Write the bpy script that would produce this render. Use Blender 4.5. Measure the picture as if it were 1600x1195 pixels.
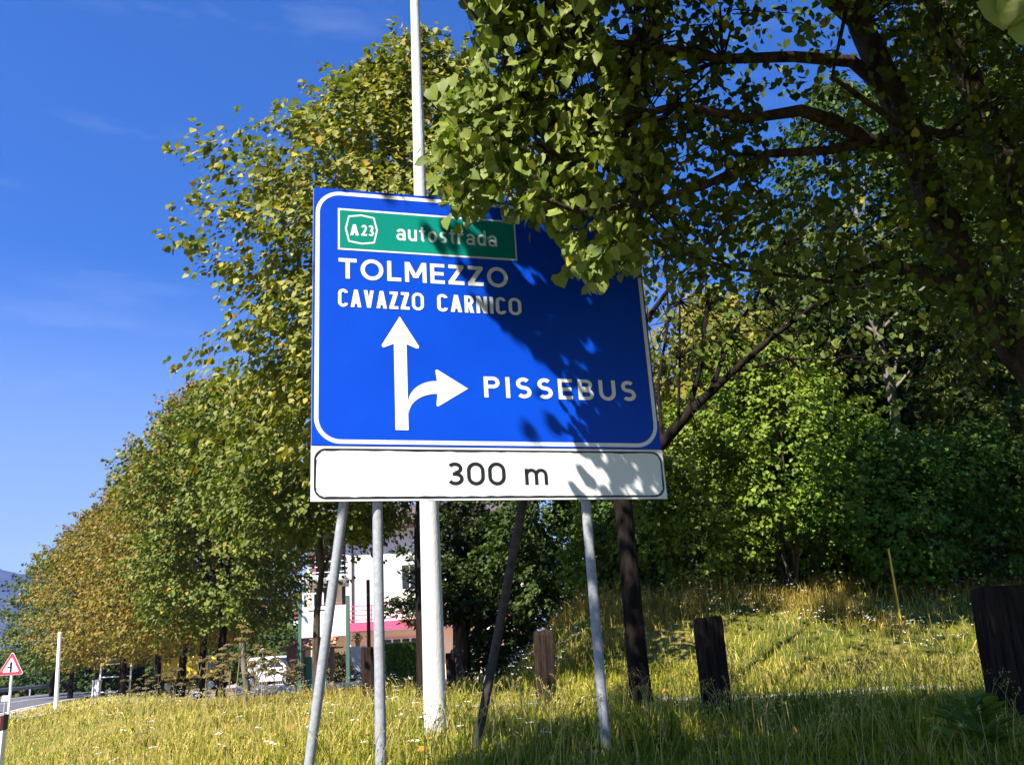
import bpy, math, random
import numpy as np
from mathutils import Vector, Matrix
random.seed(7)
RNG = np.random.default_rng(11)
for o in list(bpy.data.objects): bpy.data.objects.remove(o)
sc = bpy.context.scene
COL = sc.collection
PI = math.pi

# ------------------------------------------------------------------ camera, light, exposure
TH, RO, FPX = 0.29434, 0.060836, 1357.0
CAM = np.array([0.0, 0.0, 1.5])
_R = np.array([1.0, 0, 0]); _U = np.array([0, -math.sin(TH), math.cos(TH)]); _F = np.array([0, math.cos(TH), math.sin(TH)])
CR = math.cos(RO)*_R - math.sin(RO)*_U
CU = math.sin(RO)*_R + math.cos(RO)*_U
CF = _F
cd = bpy.data.cameras.new('camera'); cam = bpy.data.objects.new('camera', cd); COL.objects.link(cam)
cam.matrix_world = Matrix(((CR[0], CU[0], -CF[0], 0), (CR[1], CU[1], -CF[1], 0), (CR[2], CU[2], -CF[2], 1.5), (0, 0, 0, 1)))
cd.sensor_width = 36; cd.lens = 36*FPX/1600; cd.clip_start = .05; cd.clip_end = 20000
sc.camera = cam
SUN_AZ, SUN_EL = math.radians(33), math.radians(48)          # azimuth: left of straight behind the camera
S = np.array([-math.sin(SUN_AZ)*math.cos(SUN_EL), -math.cos(SUN_AZ)*math.cos(SUN_EL), math.sin(SUN_EL)])
w = bpy.data.worlds.new('World'); sc.world = w; w.use_nodes = True
nt = w.node_tree; nt.nodes.clear()
wo = nt.nodes.new('ShaderNodeOutputWorld'); bg = nt.nodes.new('ShaderNodeBackground'); bg.inputs[1].default_value = 0.05
sky = nt.nodes.new('ShaderNodeTexSky'); sky.sky_type = 'NISHITA'; sky.sun_disc = False
sky.sun_elevation = SUN_EL; sky.sun_rotation = math.atan2(S[0], S[1])
sky.altitude = 600; sky.air_density = 1.0; sky.dust_density = .55; sky.ozone_density = 3.5
# thin streaks of high cloud
tc = nt.nodes.new('ShaderNodeTexCoord'); mp = nt.nodes.new('ShaderNodeMapping'); mp.inputs['Scale'].default_value = (3.0, 2.0, 14.0)
mp.inputs['Rotation'].default_value = (0.0, math.radians(9), 0)
nz = nt.nodes.new('ShaderNodeTexNoise'); nz.inputs['Scale'].default_value = 1.3; nz.inputs['Detail'].default_value = 8; nz.inputs['Roughness'].default_value = .6
rp = nt.nodes.new('ShaderNodeMapRange'); rp.inputs[1].default_value = .55; rp.inputs[2].default_value = .85; rp.inputs[3].default_value = 0; rp.inputs[4].default_value = .17
mx = nt.nodes.new('ShaderNodeMix'); mx.data_type = 'RGBA'; mx.inputs[7].default_value = (7.5, 8.2, 9.0, 1)
nt.links.new(tc.outputs['Generated'], mp.inputs[0]); nt.links.new(mp.outputs[0], nz.inputs[0]); nt.links.new(nz.outputs[0], rp.inputs[0])
hs = nt.nodes.new('ShaderNodeHueSaturation'); hs.inputs['Saturation'].default_value = 1.42; hs.inputs['Value'].default_value = 1.0
tn_ = nt.nodes.new('ShaderNodeMix'); tn_.data_type = 'RGBA'; tn_.blend_type = 'MULTIPLY'; tn_.inputs[0].default_value = 1; tn_.inputs[7].default_value = (.72, 1.10, 1.68, 1)
nt.links.new(sky.outputs[0], tn_.inputs[6]); nt.links.new(tn_.outputs[2], hs.inputs['Color'])
nt.links.new(rp.outputs[0], mx.inputs[0]); nt.links.new(hs.outputs[0], mx.inputs[6]); sx_ = nt.nodes.new('ShaderNodeSeparateXYZ'); hr0 = nt.nodes.new('ShaderNodeMapRange'); hr0.inputs[1].default_value = .0; hr0.inputs[2].default_value = .42; hr0.inputs[3].default_value = 1; hr0.inputs[4].default_value = 0
hp_ = nt.nodes.new('ShaderNodeMath'); hp_.operation = 'POWER'; hp_.inputs[1].default_value = 1.45; hm_ = nt.nodes.new('ShaderNodeMix'); hm_.data_type = 'RGBA'; hm_.inputs[7].default_value = (7.5, 9.2, 11.0, 1)
nt.links.new(tc.outputs['Generated'], sx_.inputs[0]); nt.links.new(sx_.outputs[2], hr0.inputs[0]); nt.links.new(hr0.outputs[0], hp_.inputs[0]); nt.links.new(hp_.outputs[0], hm_.inputs[0]); nt.links.new(mx.outputs[2], hm_.inputs[6])
nt.links.new(hm_.outputs[2], bg.inputs[0]); nt.links.new(bg.outputs[0], wo.inputs[0])
sl = bpy.data.lights.new('sun', 'SUN'); sl.energy = 5.0; sl.angle = math.radians(.53); sl.color = (1, .955, .88)
so = bpy.data.objects.new('sun', sl); COL.objects.link(so)
so.rotation_euler = Vector(-S).to_track_quat('-Z', 'Y').to_euler(); so.location = (0, 0, 60)
sc.view_settings.view_transform = 'Standard'; sc.view_settings.look = 'None'; sc.view_settings.exposure = 1.32; sc.view_settings.gamma = 1
sc.view_settings.use_curve_mapping = False
sc.render.engine = 'CYCLES'
sc.cycles.max_bounces = 7; sc.cycles.diffuse_bounces = 3; sc.cycles.transmission_bounces = 4; sc.cycles.transparent_max_bounces = 8

# ------------------------------------------------------------------ picking points
def ray(px, py): return (px-800)/FPX*CR - (py-597)/FPX*CU + CF
def P(px, py, Y):
    d = ray(px, py); return CAM + d*(Y/d[1])
def G(px, py, z):
    d = ray(px, py); return CAM + d*((z-1.5)/d[2])
def proj(p):
    d = np.asarray(p, float)-CAM; z = d@CF; z = np.where(np.abs(z) < 1e-6, 1e-6, z)
    px = 800+FPX*(d@CR)/z; py = 597-FPX*(d@CU)/z
    return px, py, z

# ------------------------------------------------------------------ terrain height
EY = np.array([-40, -15, -5, 0, 10, 20, 33, 43, 55, 70, 90, 120, 200.]); EX = np.array([18, 6, 2.0, -1.2, -6.9, -12.9, -19.8, -23.8, -27.3, -30, -31.5, -29, -15.])
def edge_x(y): return np.interp(y, EY, EX)
def sstep(a, b, x):
    t = np.clip((x-a)/(b-a), 0, 1); return t*t*(3-2*t)
def hgt(x, y):
    x = np.asarray(x, float); y = np.asarray(y, float)
    d = (x-edge_x(y))*.87
    v = .70*sstep(.2, 3.6, d)*(1-.62*sstep(14, 40, y-0.4*x*0)*(1-sstep(-2, 3, x)))
    v = v - .3*sstep(44, 60, y)*(1-sstep(-5, 5, x))
    bank = sstep(-.1, 2.2, x + .035*y)*sstep(12.0, 19.5, y-.18*(x-4))*1.62
    hill = sstep(4, 40, x)*sstep(20, 60, y)*14
    rough = .035*np.sin(x*1.7+y*.6)*np.cos(y*1.3-x*.4)*sstep(1, 4, d)
    far = -1.5*sstep(150, 600, np.hypot(x, y))
    return v+bank+hill+rough+far

# ------------------------------------------------------------------ materials
def newmat(name):
    m = bpy.data.materials.new(name); m.use_nodes = True
    return m, m.node_tree, m.node_tree.nodes['Principled BSDF']
def mat(name, col, rough=.6, metal=0, spec=.5, noise=0, nscale=8, col2=None, bump=0, bscale=None, stretch=(1, 1, 1), detail=6, lo=.35, hi=.65):
    m, t, b = newmat(name)
    b.inputs['Base Color'].default_value = (*col, 1); b.inputs['Roughness'].default_value = rough
    b.inputs['Metallic'].default_value = metal; b.inputs['Specular IOR Level'].default_value = spec
    if col2 or bump:
        tcn = t.nodes.new('ShaderNodeTexCoord'); mpn = t.nodes.new('ShaderNodeMapping'); mpn.inputs['Scale'].default_value = stretch
        t.links.new(tcn.outputs['Object'], mpn.inputs[0])
    if col2:
        n = t.nodes.new('ShaderNodeTexNoise'); n.inputs['Scale'].default_value = nscale; n.inputs['Detail'].default_value = detail
        n.inputs['Roughness'].default_value = .65
        r = t.nodes.new('ShaderNodeValToRGB'); r.color_ramp.elements[0].position = lo; r.color_ramp.elements[1].position = hi
        r.color_ramp.elements[0].color = (*col, 1); r.color_ramp.elements[1].color = (*col2, 1)
        t.links.new(mpn.outputs[0], n.inputs[0]); t.links.new(n.outputs[0], r.inputs[0]); t.links.new(r.outputs[0], b.inputs['Base Color'])
    if bump:
        n2 = t.nodes.new('ShaderNodeTexNoise'); n2.inputs['Scale'].default_value = bscale or nscale; n2.inputs['Detail'].default_value = 8
        bp = t.nodes.new('ShaderNodeBump'); bp.inputs['Strength'].default_value = bump; bp.inputs['Distance'].default_value = .02
        t.links.new(mpn.outputs[0], n2.inputs[0]); t.links.new(n2.outputs[0], bp.inputs['Height']); t.links.new(bp.outputs[0], b.inputs['Normal'])
    return m
def leafmat(name, transl=.35, rough=.45, spec=.35, gain=1.0):
    m, t, b = newmat(name)
    at = t.nodes.new('ShaderNodeAttribute'); at.attribute_name = 'tint'
    b.inputs['Roughness'].default_value = rough; b.inputs['Specular IOR Level'].default_value = spec
    tr = t.nodes.new('ShaderNodeBsdfTranslucent'); mi = t.nodes.new('ShaderNodeMixShader'); mi.inputs[0].default_value = transl
    gm = t.nodes.new('ShaderNodeMix'); gm.data_type = 'RGBA'; gm.blend_type = 'MULTIPLY'; gm.inputs[0].default_value = 1; gm.inputs[7].default_value = (1.15, 1.4, .4, 1)
    gb = t.nodes.new('ShaderNodeMix'); gb.data_type = 'RGBA'; gb.blend_type = 'MULTIPLY'; gb.inputs[0].default_value = 1; gb.inputs[7].default_value = (1, 1, .6, 1)
    t.links.new(at.outputs['Color'], gb.inputs[6]); t.links.new(gb.outputs[2], b.inputs['Base Color']); t.links.new(gb.outputs[2], gm.inputs[6]); t.links.new(gm.outputs[2], tr.inputs[0])
    out = t.nodes['Material Output']
    t.links.new(b.outputs[0], mi.inputs[1]); t.links.new(tr.outputs[0], mi.inputs[2]); t.links.new(mi.outputs[0], out.inputs[0])
    return m
M = {}
M['leaf'] = leafmat('linden_leaf', .25, .55, .22)
M['needle'] = leafmat('needle_green', .1, .55, .3)
M['grass'] = leafmat('grass_blades', .25, .6, .15)
M['petal'] = mat('flower_petals', (.75, .75, .7), .8, spec=.1)
M['petal_yellow'] = mat('yellow_petals', (.75, .5, .03), .8, spec=.1)
M['bark'] = mat('bark_brown', (.035, .024, .016), .9, spec=.1, col2=(.12, .09, .065), nscale=14, bump=.9, bscale=22, stretch=(1, 1, .22))
M['bark_dark'] = mat('bark_dark', (.008, .006, .005), .95, spec=.05, col2=(.028, .021, .016), nscale=12, bump=.9, bscale=24, stretch=(1, 1, .22))
M['bark_pale'] = mat('bark_pale', (.10, .085, .065), .85, spec=.1, col2=(.22, .19, .15), nscale=6, bump=.5, bscale=20, stretch=(1, 1, .5))
M['bark_near'] = mat('bark_near', (.018, .013, .010), .95, spec=.08, col2=(.085, .064, .046), nscale=9, bump=1, bscale=28, stretch=(1, 1, .3))
M['sign_back'] = mat('aluminium_back', (.42, .43, .44), .45, .8)
M['galv'] = mat('galvanised_steel', (.25, .255, .265), .6, .08, spec=.25, col2=(.36, .365, .38), nscale=30, bump=.08, bscale=60)
M['dark_steel'] = mat('dark_brown_steel', (.035, .029, .026), .75, spec=.15, col2=(.08, .065, .055), nscale=18, bump=.15)  # dark brown steel for the right brace, the other supports are galvanised grey
M['concrete'] = mat('pole_concrete', (.52, .50, .46), .85, col2=(.66, .65, .62), nscale=5, bump=.25, bscale=70, stretch=(1, 1, .25))
M['timber'] = mat('old_dark_timber', (.012, .009, .007), .95, spec=.05, col2=(.05, .033, .024), nscale=10, bump=1, bscale=30, stretch=(3, 3, .25))
M['asphalt'] = mat('asphalt', (.085, .08, .09), .85, col2=(.13, .125, .135), nscale=3, bump=.3, bscale=120)
M['line'] = mat('road_paint', (.72, .72, .7), .7, col2=(.55, .54, .52), nscale=6)
M['white'] = mat('white_paint', (.8, .8, .79), .5, col2=(.72, .72, .70), nscale=4)
M['red'] = mat('red_paint', (.55, .03, .05), .4)
M['black'] = mat('black_paint', (.012, .012, .013), .4)
M['reflector'] = mat('red_reflector', (.5, .01, .02), .2)
M['plaster'] = mat('white_plaster', (.78, .77, .74), .85, col2=(.70, .69, .65), nscale=.6, bump=.1, bscale=40)
M['orange_plaster'] = mat('ochre_plaster', (.74, .56, .36), .85, col2=(.78, .62, .42), nscale=1)
M['pink'] = mat('raspberry_paint', (.62, .07, .15), .6)
M['roof'] = mat('dark_roof', (.07, .055, .05), .95, spec=.1, col2=(.16, .12, .11), nscale=5)
M['tile'] = mat('terracotta', (.50, .17, .08), .8, col2=(.62, .30, .16), nscale=7)
M['wood'] = mat('brown_wood', (.13, .07, .045), .8, col2=(.2, .12, .08), nscale=9)
M['green_paint'] = mat('green_paint', (.04, .10, .07), .6)
M['teal'] = mat('teal_boards', (.06, .2, .18), .7)
M['glass'] = mat('window_glass', (.03, .035, .045), .08, spec=.8)
M['car'] = mat('white_car_paint', (.74, .75, .77), .25, spec=.6)
M['tyre'] = mat('tyre_rubber', (.02, .02, .02), .9)
M['rim'] = mat('wheel_rim', (.5, .5, .52), .35, .7)
M['yellow'] = mat('yellow_paint', (.62, .42, .02), .45)
M['gravel'] = mat('gravel', (.30, .28, .25), .95, col2=(.50, .48, .44), nscale=30, bump=.8, bscale=60)
M['paving'] = mat('pinkish_paving', (.40, .34, .32), .9, col2=(.5, .44, .42), nscale=4, bump=.2)
M['paper'] = mat('white_paper', (.75, .76, .8), .8)
M['cloth'] = mat('white_canvas', (.78, .78, .78), .9)
M['rust'] = mat('rust_red_paint', (.22, .05, .035), .8, col2=(.3, .09, .05), nscale=12)
M['darkmetal'] = mat('dark_iron', (.03, .025, .022), .7)

# ground: earth with dry and green growth
m, t, b = newmat('ground_turf')
tcn = t.nodes.new('ShaderNodeTexCoord')
n1 = t.nodes.new('ShaderNodeTexNoise'); n1.inputs['Scale'].default_value = .55; n1.inputs['Detail'].default_value = 8
n2 = t.nodes.new('ShaderNodeTexNoise'); n2.inputs['Scale'].default_value = 14; n2.inputs['Detail'].default_value = 8
ad = t.nodes.new('ShaderNodeMath'); ad.operation = 'MULTIPLY_ADD'; ad.inputs[1].default_value = .5
r = t.nodes.new('ShaderNodeValToRGB')
r.color_ramp.elements[0].position = .55; r.color_ramp.elements[0].color = (.055, .07, .018, 1)
r.color_ramp.elements[1].position = .95; r.color_ramp.elements[1].color = (.28, .21, .07, 1)
e = r.color_ramp.elements.new(.75); e.color = (.13, .13, .02, 1)
t.links.new(tcn.outputs['Object'], n1.inputs[0]); t.links.new(tcn.outputs['Object'], n2.inputs[0])
t.links.new(n2.outputs[0], ad.inputs[0]); t.links.new(n1.outputs[0], ad.inputs[2]); t.links.new(ad.outputs[0], r.inputs[0]); t.links.new(r.outputs[0], b.inputs['Base Color'])
bp = t.nodes.new('ShaderNodeBump'); bp.inputs['Distance'].default_value = .05; bp.inputs['Strength'].default_value = .8
t.links.new(n2.outputs[0], bp.inputs['Height']); t.links.new(bp.outputs[0], b.inputs['Normal']); b.inputs['Roughness'].default_value = .95
b.inputs['Specular IOR Level'].default_value = .1
M['turf'] = m
# blue and green retro-reflective sheet, faint variation
def sheet(name, c1, c2):
    return mat(name, c1, .45, spec=.2, col2=c2, nscale=1.3)
M['blue'] = sheet('blue_sheeting', (.0, .052, .50), (.0, .062, .56))
M['green'] = sheet('green_sheeting', (.0, .22, .17), (.0, .25, .19))
M['sheetwhite'] = mat('white_sheeting', (.80, .80, .78), .45, col2=(.76, .76, .74), nscale=3)
M['outline'] = mat('sheet_edge', (.012, .03, .11), .6)

# ------------------------------------------------------------------ object helpers
def tag(o, label=None, cat=None, group=None, kind=None):
    if label: o['label'] = label
    if cat: o['category'] = cat
    if group: o['group'] = group
    if kind: o['kind'] = kind
    return o
def empty(name, loc, label, cat, group=None, rz=0):
    o = bpy.data.objects.new(name, None); COL.objects.link(o); o.location = loc; o.rotation_euler = (0, 0, rz)
    o.empty_display_size = .2
    return tag(o, label, cat, group)
def npmesh(name, V, faces_tri, mt, tint=None, smooth=False):
    """one mesh from numpy arrays; faces_tri (n,3)"""
    me = bpy.data.meshes.new(name)
    V = np.ascontiguousarray(V, np.float32).reshape(-1, 3); F = np.ascontiguousarray(faces_tri, np.int32).reshape(-1, 3)
    me.vertices.add(len(V)); me.vertices.foreach_set('co', V.ravel())
    me.loops.add(F.size); me.loops.foreach_set('vertex_index', F.ravel())
    me.polygons.add(len(F)); me.polygons.foreach_set('loop_start', np.arange(0, F.size, 3, dtype=np.int32))
    try: me.polygons.foreach_set('loop_total', np.full(len(F), 3, np.int32))
    except Exception: pass
    if smooth: me.polygons.foreach_set('use_smooth', np.ones(len(F), bool))
    if tint is not None:
        a = me.attributes.new('tint', 'FLOAT_COLOR', 'POINT')
        c = np.ones((len(V), 4), np.float32); c[:, :3] = tint; a.data.foreach_set('color', c.ravel())
    me.materials.append(mt); me.update(calc_edges=True); me.validate()
    return me
def link(name, me, parent=None):
    o = bpy.data.objects.new(name, me); COL.objects.link(o)
    if parent: o.parent = parent
    return o
class MB:
    def __init__(s): s.v = []; s.f = []; s.sm = []
    def quad(s, a, b, c, d):
        n = len(s.v); s.v += [tuple(a), tuple(b), tuple(c), tuple(d)]; s.f.append((n, n+1, n+2, n+3)); s.sm.append(False)
    def poly(s, pts):
        n = len(s.v); s.v += [tuple(p) for p in pts]; s.f.append(tuple(range(n, n+len(pts)))); s.sm.append(False)
    def box(s, c, d, rot=None, bev=0):
        cx, cy, cz = c; hx, hy, hz = d[0]/2, d[1]/2, d[2]/2
        n = len(s.v)
        for sx, sy, sz in ((-1,-1,-1),(1,-1,-1),(1,1,-1),(-1,1,-1),(-1,-1,1),(1,-1,1),(1,1,1),(-1,1,1)):
            p = Vector((sx*hx, sy*hy, sz*hz))
            if rot is not None: p = rot @ p
            s.v.append((p.x+cx, p.y+cy, p.z+cz))
        for f in ((3,2,1,0),(4,5,6,7),(0,1,5,4),(1,2,6,5),(2,3,7,6),(3,0,4,7)):
            s.f.append(tuple(n+i for i in f)); s.sm.append(False)
    def bar(s, a, b, wx, wy=None):
        """rectangular bar from a to b"""
        a = Vector(a); b = Vector(b); d = b-a; q = d.to_track_quat('Z', 'Y').to_matrix()
        s.box((a+b)/2, (wx, wy or wx, d.length), q)
    def tube(s, pts, rad, n=8, caps=True, wob=0, seed=0):
        pts = [Vector(p) for p in pts]; rr = random.Random(seed)
        if not hasattr(rad, '__len__'): rad = [rad]*len(pts)
        rings = []; up = Vector((0.123, .94, .31)).normalized(); prev = None
        for i, p in enumerate(pts):
            tn = (pts[min(i+1, len(pts)-1)]-pts[max(i-1, 0)]).normalized()
            if prev is None:
                x = tn.cross(up)
                if x.length < .1: x = tn.cross(Vector((1, 0, 0)))
            else: x = prev - tn*prev.dot(tn)
            x.normalize(); prev = x; y = tn.cross(x)
            ring = []
            for k in range(n):
                a = 2*PI*k/n; r_ = rad[i]*(1+wob*(rr.random()-.5))
                q = p+(x*math.cos(a)+y*math.sin(a))*r_
                ring.append(len(s.v)); s.v.append(tuple(q))
            rings.append(ring)
        for i in range(len(rings)-1):
            for k in range(n):
                s.f.append((rings[i][k], rings[i][(k+1) % n], rings[i+1][(k+1) % n], rings[i+1][k])); s.sm.append(True)
        if caps:
            for ring, rev in ((rings[0], True), (rings[-1], False)):
                k0 = len(s.v); s.v += [s.v[i_] for i_ in ring]; f_ = list(range(k0, k0+n)); s.f.append(tuple(reversed(f_)) if rev else tuple(f_)); s.sm.append(False)
    def lathe(s, prof, c=(0, 0, 0), n=12):
        rings = []
        for r_, z in prof:
            ring = []
            for k in range(n):
                a = 2*PI*k/n; ring.append(len(s.v)); s.v.append((c[0]+r_*math.cos(a), c[1]+r_*math.sin(a), c[2]+z))
            rings.append(ring)
        for i in range(len(rings)-1):
            for k in range(n):
                s.f.append((rings[i][k], rings[i][(k+1) % n], rings[i+1][(k+1) % n], rings[i+1][k])); s.sm.append(True)
        for ring, rev in ((rings[0], True), (rings[-1], False)):
            k0 = len(s.v); s.v += [s.v[i_] for i_ in ring]; f_ = list(range(k0, k0+n)); s.f.append(tuple(reversed(f_)) if rev else tuple(f_)); s.sm.append(False)
    def prism(s, outline, y0, y1, axis='y'):
        """outline in (x,z), extruded along y"""
        n = len(s.v); k = len(outline)
        for yy in (y0, y1):
            for x, z in outline: s.v.append((x, yy, z))
        s.f.append(tuple(n+i for i in range(k))); s.f.append(tuple(n+k+i for i in reversed(range(k)))); s.sm += [False, False]
        for i in range(k):
            j = (i+1) % k; s.f.append((n+i, n+k+i, n+k+j, n+j)); s.sm.append(False)
    def build(s, name, mt, parent=None, bevel=0, loc=None):
        me = bpy.data.meshes.new(name); me.from_pydata(s.v, [], s.f); me.materials.append(mt)
        me.polygons.foreach_set('use_smooth', s.sm); me.update()
        o = link(name, me, parent)
        if bevel:
            md = o.modifiers.new('bevel', 'BEVEL'); md.width = bevel; md.segments = 2; md.limit_method = 'ANGLE'; md.angle_limit = math.radians(40)
        if loc is not None: o.location = loc
        return o
def local(o, pts):     # world points -> coordinates of an unrotated empty
    return [tuple(np.asarray(p, float)-np.array(o.location)) for p in pts]

# ------------------------------------------------------------------ the ground, one sheet
def axis(vals):
    out = []
    for a, b, st in vals: out += list(np.arange(a, b, st))
    return np.array(out+[vals[-1][1]])
gx = axis([(-4000, -1000, 500), (-1000, -200, 80), (-200, -60, 14), (-60, -30, 2), (-30, 14, .4), (14, 40, 2), (40, 200, 16), (200, 1000, 80), (1000, 4000, 500)])
gy = axis([(-400, -60, 40), (-60, -10, 5), (-10, 26, .4), (26, 60, 1.2), (60, 160, 5), (160, 600, 40), (600, 5000, 400)])
XX, YY = np.meshgrid(gx, gy); ZZ = hgt(XX, YY)
V = np.stack([XX, YY, ZZ], -1).reshape(-1, 3); nx, ny = len(gx), len(gy)
i, j = np.meshgrid(np.arange(nx-1), np.arange(ny-1)); a = (j*nx+i).ravel()
F = np.concatenate([np.stack([a, a+1, a+nx+1], 1), np.stack([a, a+nx+1, a+nx], 1)])
g = link('ground', npmesh('ground', V, F, M['turf'], smooth=True)); tag(g, kind='structure')

# road strip along its edge
ys = np.concatenate([np.arange(-30, 60, 1.5), np.arange(60, 200, 6)])
ex = edge_x(ys)
k = np.exp(-np.linspace(-2, 2, 9)**2); k /= k.sum()
ex = np.convolve(np.pad(ex, 4, mode='edge'), k, 'valid')
pe = np.stack([ex, ys], 1); tn = np.gradient(pe, axis=0); tn /= np.linalg.norm(tn, axis=1, keepdims=True); nl = np.stack([-tn[:, 1], tn[:, 0]], 1)
def ribbon(name, o0, o1, z, mt, seg=None):
    mb = MB(); a = pe+nl*o0; b = pe+nl*o1
    for q in range(len(pe)-1):
        if seg and not seg(q): continue
        mb.quad((*a[q], z), (*b[q], z), (*b[q+1], z), (*a[q+1], z))
    o = mb.build(name, mt); tag(o, kind='structure'); return o
ribbon('road', -.25, 9.2, .030, M['asphalt'])
ribbon('road_marking', .25, .42, .036, M['line']); ribbon('road_marking', 4.0, 4.15, .036, M['line']); ribbon('road_marking', 7.8, 7.95, .036, M['line'])

# guardrail on the outer side
gr = empty('guardrail', (0, 0, 0), 'long galvanised crash barrier on posts along the outer side of the road', 'guardrail')
mb = MB(); mbp = []
gline = pe+nl*9.0
prof = [(0, .50), (.05, .55), (0, .61), (0, .65), (.05, .71), (0, .78), (-.01, .5)]
for q in range(len(pe)-1):
    if ys[q] < 12: continue
    for u in range(6):
        A = gline[q]-nl[q]*prof[u][0]; A2 = gline[q]-nl[q]*prof[u+1][0] if u < 5 else gline[q]+nl[q]*.01
        B = gline[q+1]-nl[q+1]*prof[u][0]; B2 = gline[q+1]-nl[q+1]*prof[u+1][0] if u < 5 else gline[q+1]+nl[q+1]*.01
        z0 = prof[u][1]; z1 = prof[u+1][1] if u < 5 else .5
        mb.quad((*A, z0), (*B, z0), (*B2, z1), (*A2, z1))
mb.build('rail', M['galv'], gr)
for q in range(0, len(pe)):
    if ys[q] < 12 or (q % 2 and ys[q] < 60): continue
    p = gline[q]+nl[q]*.07; pm = MB(); pm.box((p[0], p[1], .33), (.1, .1, .75)); pm.build('post', M['galv'], gr)

# gravel track at the foot of the bank, and the forecourt beyond the verge
def drape(name, poly, mt, lift=.02, step=.35):
    poly = np.array(poly); x0, y0 = poly.min(0); x1, y1 = poly.max(0)
    xs = np.arange(x0, x1+step, step); yy = np.arange(y0, y1+step, step); A, B = np.meshgrid(xs, yy)
    inside = np.zeros(A.shape, bool); n = len(poly); jj = n-1
    for ii in range(n):
        xi, yi = poly[ii]; xj, yj = poly[jj]
        c = ((yi > B) != (yj > B)) & (A < (xj-xi)*(B-yi)/(yj-yi+1e-12)+xi); inside ^= c; jj = ii
    Zs = hgt(A, B)+lift; V = np.stack([A, B, Zs], -1).reshape(-1, 3); nx_ = len(xs)
    F = []
    for r_ in range(len(yy)-1):
        for c_ in range(nx_-1):
            if inside[r_, c_] and inside[r_, c_+1] and inside[r_+1, c_] and inside[r_+1, c_+1]:
                a = r_*nx_+c_; F += [(a, a+1, a+nx_+1), (a, a+nx_+1, a+nx_)]
    o = link(name, npmesh(name, V, np.array(F), mt, smooth=True)); return tag(o, kind='structure')
drape('gravel_track', [(-.9, 12.6), (2, 10.9), (6, 10.2), (10, 9.9), (20, 9.2), (20, 10.6), (10, 11.2), (6, 11.4), (2, 12.0), (-.9, 13.6)], M['gravel'], .025, .16)
drape('forecourt', [(-24, 40), (-17, 30.5), (-9.5, 28.5), (-1.5, 28), (2, 28.5), (3, 50), (-8, 66), (-34, 72), (-26, 50)], M['paving'], .03, .6)

# far mountain, bluish through the air
mxs = np.linspace(-3300, -500, 50); rr = random.Random(4)
def ridge(x):
    base = np.interp(x, [-3300, -2600, -2100, -1750, -1500, -1250, -1000, -500], [700, 620, 540, 430, 330, 215, 130, 80])
    return base+18*math.sin(x*.021)+9*math.sin(x*.07+1)+5*math.sin(x*.19)
mv = []; rows = 16
for q in range(rows):
    f_ = q/(rows-1)
    for x in mxs:
        hh = ridge(x)*f_**1.2
        mv.append((x*(1+.1*f_), 2100+900*f_+60*math.sin(x*.012+f_*5), -3+hh+14*math.sin(x*.03+q*1.3)*f_*(1-f_)*4))
V = np.array(mv); i, j = np.meshgrid(np.arange(49), np.arange(rows-1)); a = (j*50+i).ravel()
F = np.concatenate([np.stack([a, a+1, a+51], 1), np.stack([a, a+51, a+50], 1)])
M['mount'] = mat('mountain_forest', (.02, .035, .02), .95, spec=0, col2=(.06, .065, .05), nscale=.012, detail=10)
tag(link('mountain', npmesh('mountain', V, F, M['mount'], smooth=True)), kind='structure')

# ------------------------------------------------------------------ foliage engine
def nrm(a): return a/np.maximum(np.linalg.norm(a, axis=-1, keepdims=True), 1e-9)
T_HI = (np.array([(0, 0, 0), (.30, -.10, .05), (.50, .22, .10), (.40, .62, .06), (0, 1.05, -.10), (-.40, .62, .06), (-.50, .22, .10), (-.30, -.10, .05), (0, .45, -.04)]),
        np.array([(0, 1, 8), (1, 2, 8), (2, 3, 8), (3, 4, 8), (4, 5, 8), (5, 6, 8), (6, 7, 8), (7, 0, 8)]))
T_MID = (np.array([(0, -.05, 0), (.46, .25, .10), (.3, .7, .05), (0, 1.0, -.06), (-.3, .7, .05), (-.46, .25, .10)]),
         np.array([(0, 1, 3), (1, 2, 3), (0, 3, 5), (3, 4, 5)]))
T_LO = (np.array([(0, 0, 0), (.45, .45, .10), (0, 1.0, 0), (-.45, .45, .10)]), np.array([(0, 1, 2), (0, 2, 3)]))
T_NEED = (np.array([(0, 0, 0), (.10, .35, .02), (0, 1.0, -.03), (-.10, .35, .02)]), np.array([(0, 1, 2), (0, 2, 3)]))
def leaf_cloud(name, pos, axis_, normal, size, tint, tpl, mt, parent=None):
    tv, tf = tpl; n = len(pos)
    a = nrm(axis_); nn = nrm(normal-a*np.sum(normal*a, -1, keepdims=True)); b = np.cross(a, nn)
    s = size[:, None, None]
    V = pos[:, None, :]+s*(tv[None, :, 0:1]*b[:, None, :]+tv[None, :, 1:2]*a[:, None, :]+tv[None, :, 2:3]*nn[:, None, :])
    F = tf[None]+(np.arange(n)*len(tv))[:, None, None]
    C = np.repeat(tint, len(tv), 0)
    return link(name, npmesh(name, V.reshape(-1, 3), F.reshape(-1, 3), mt, C), parent)
def sprigs(base, dirs, lens, nleaf, spread, rng, droop=.35):
    """leaves along drooping shoots: returns pos, shoot index, outward vector, fraction"""
    n = len(base); k = np.repeat(np.arange(n), nleaf); f = rng.random(n*nleaf)**.8
    d = nrm(dirs)[k]; L = np.asarray(lens)[k]
    p = base[k]+d*(L*f)[:, None]; p[:, 2] -= droop*L*f*f
    off = nrm(rng.normal(size=(n*nleaf, 3)))*(spread*(.5+.9*rng.random(n*nleaf))*(1.05-.75*f))[:, None]
    return p+off, k, nrm(off+d*.4), f
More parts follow.
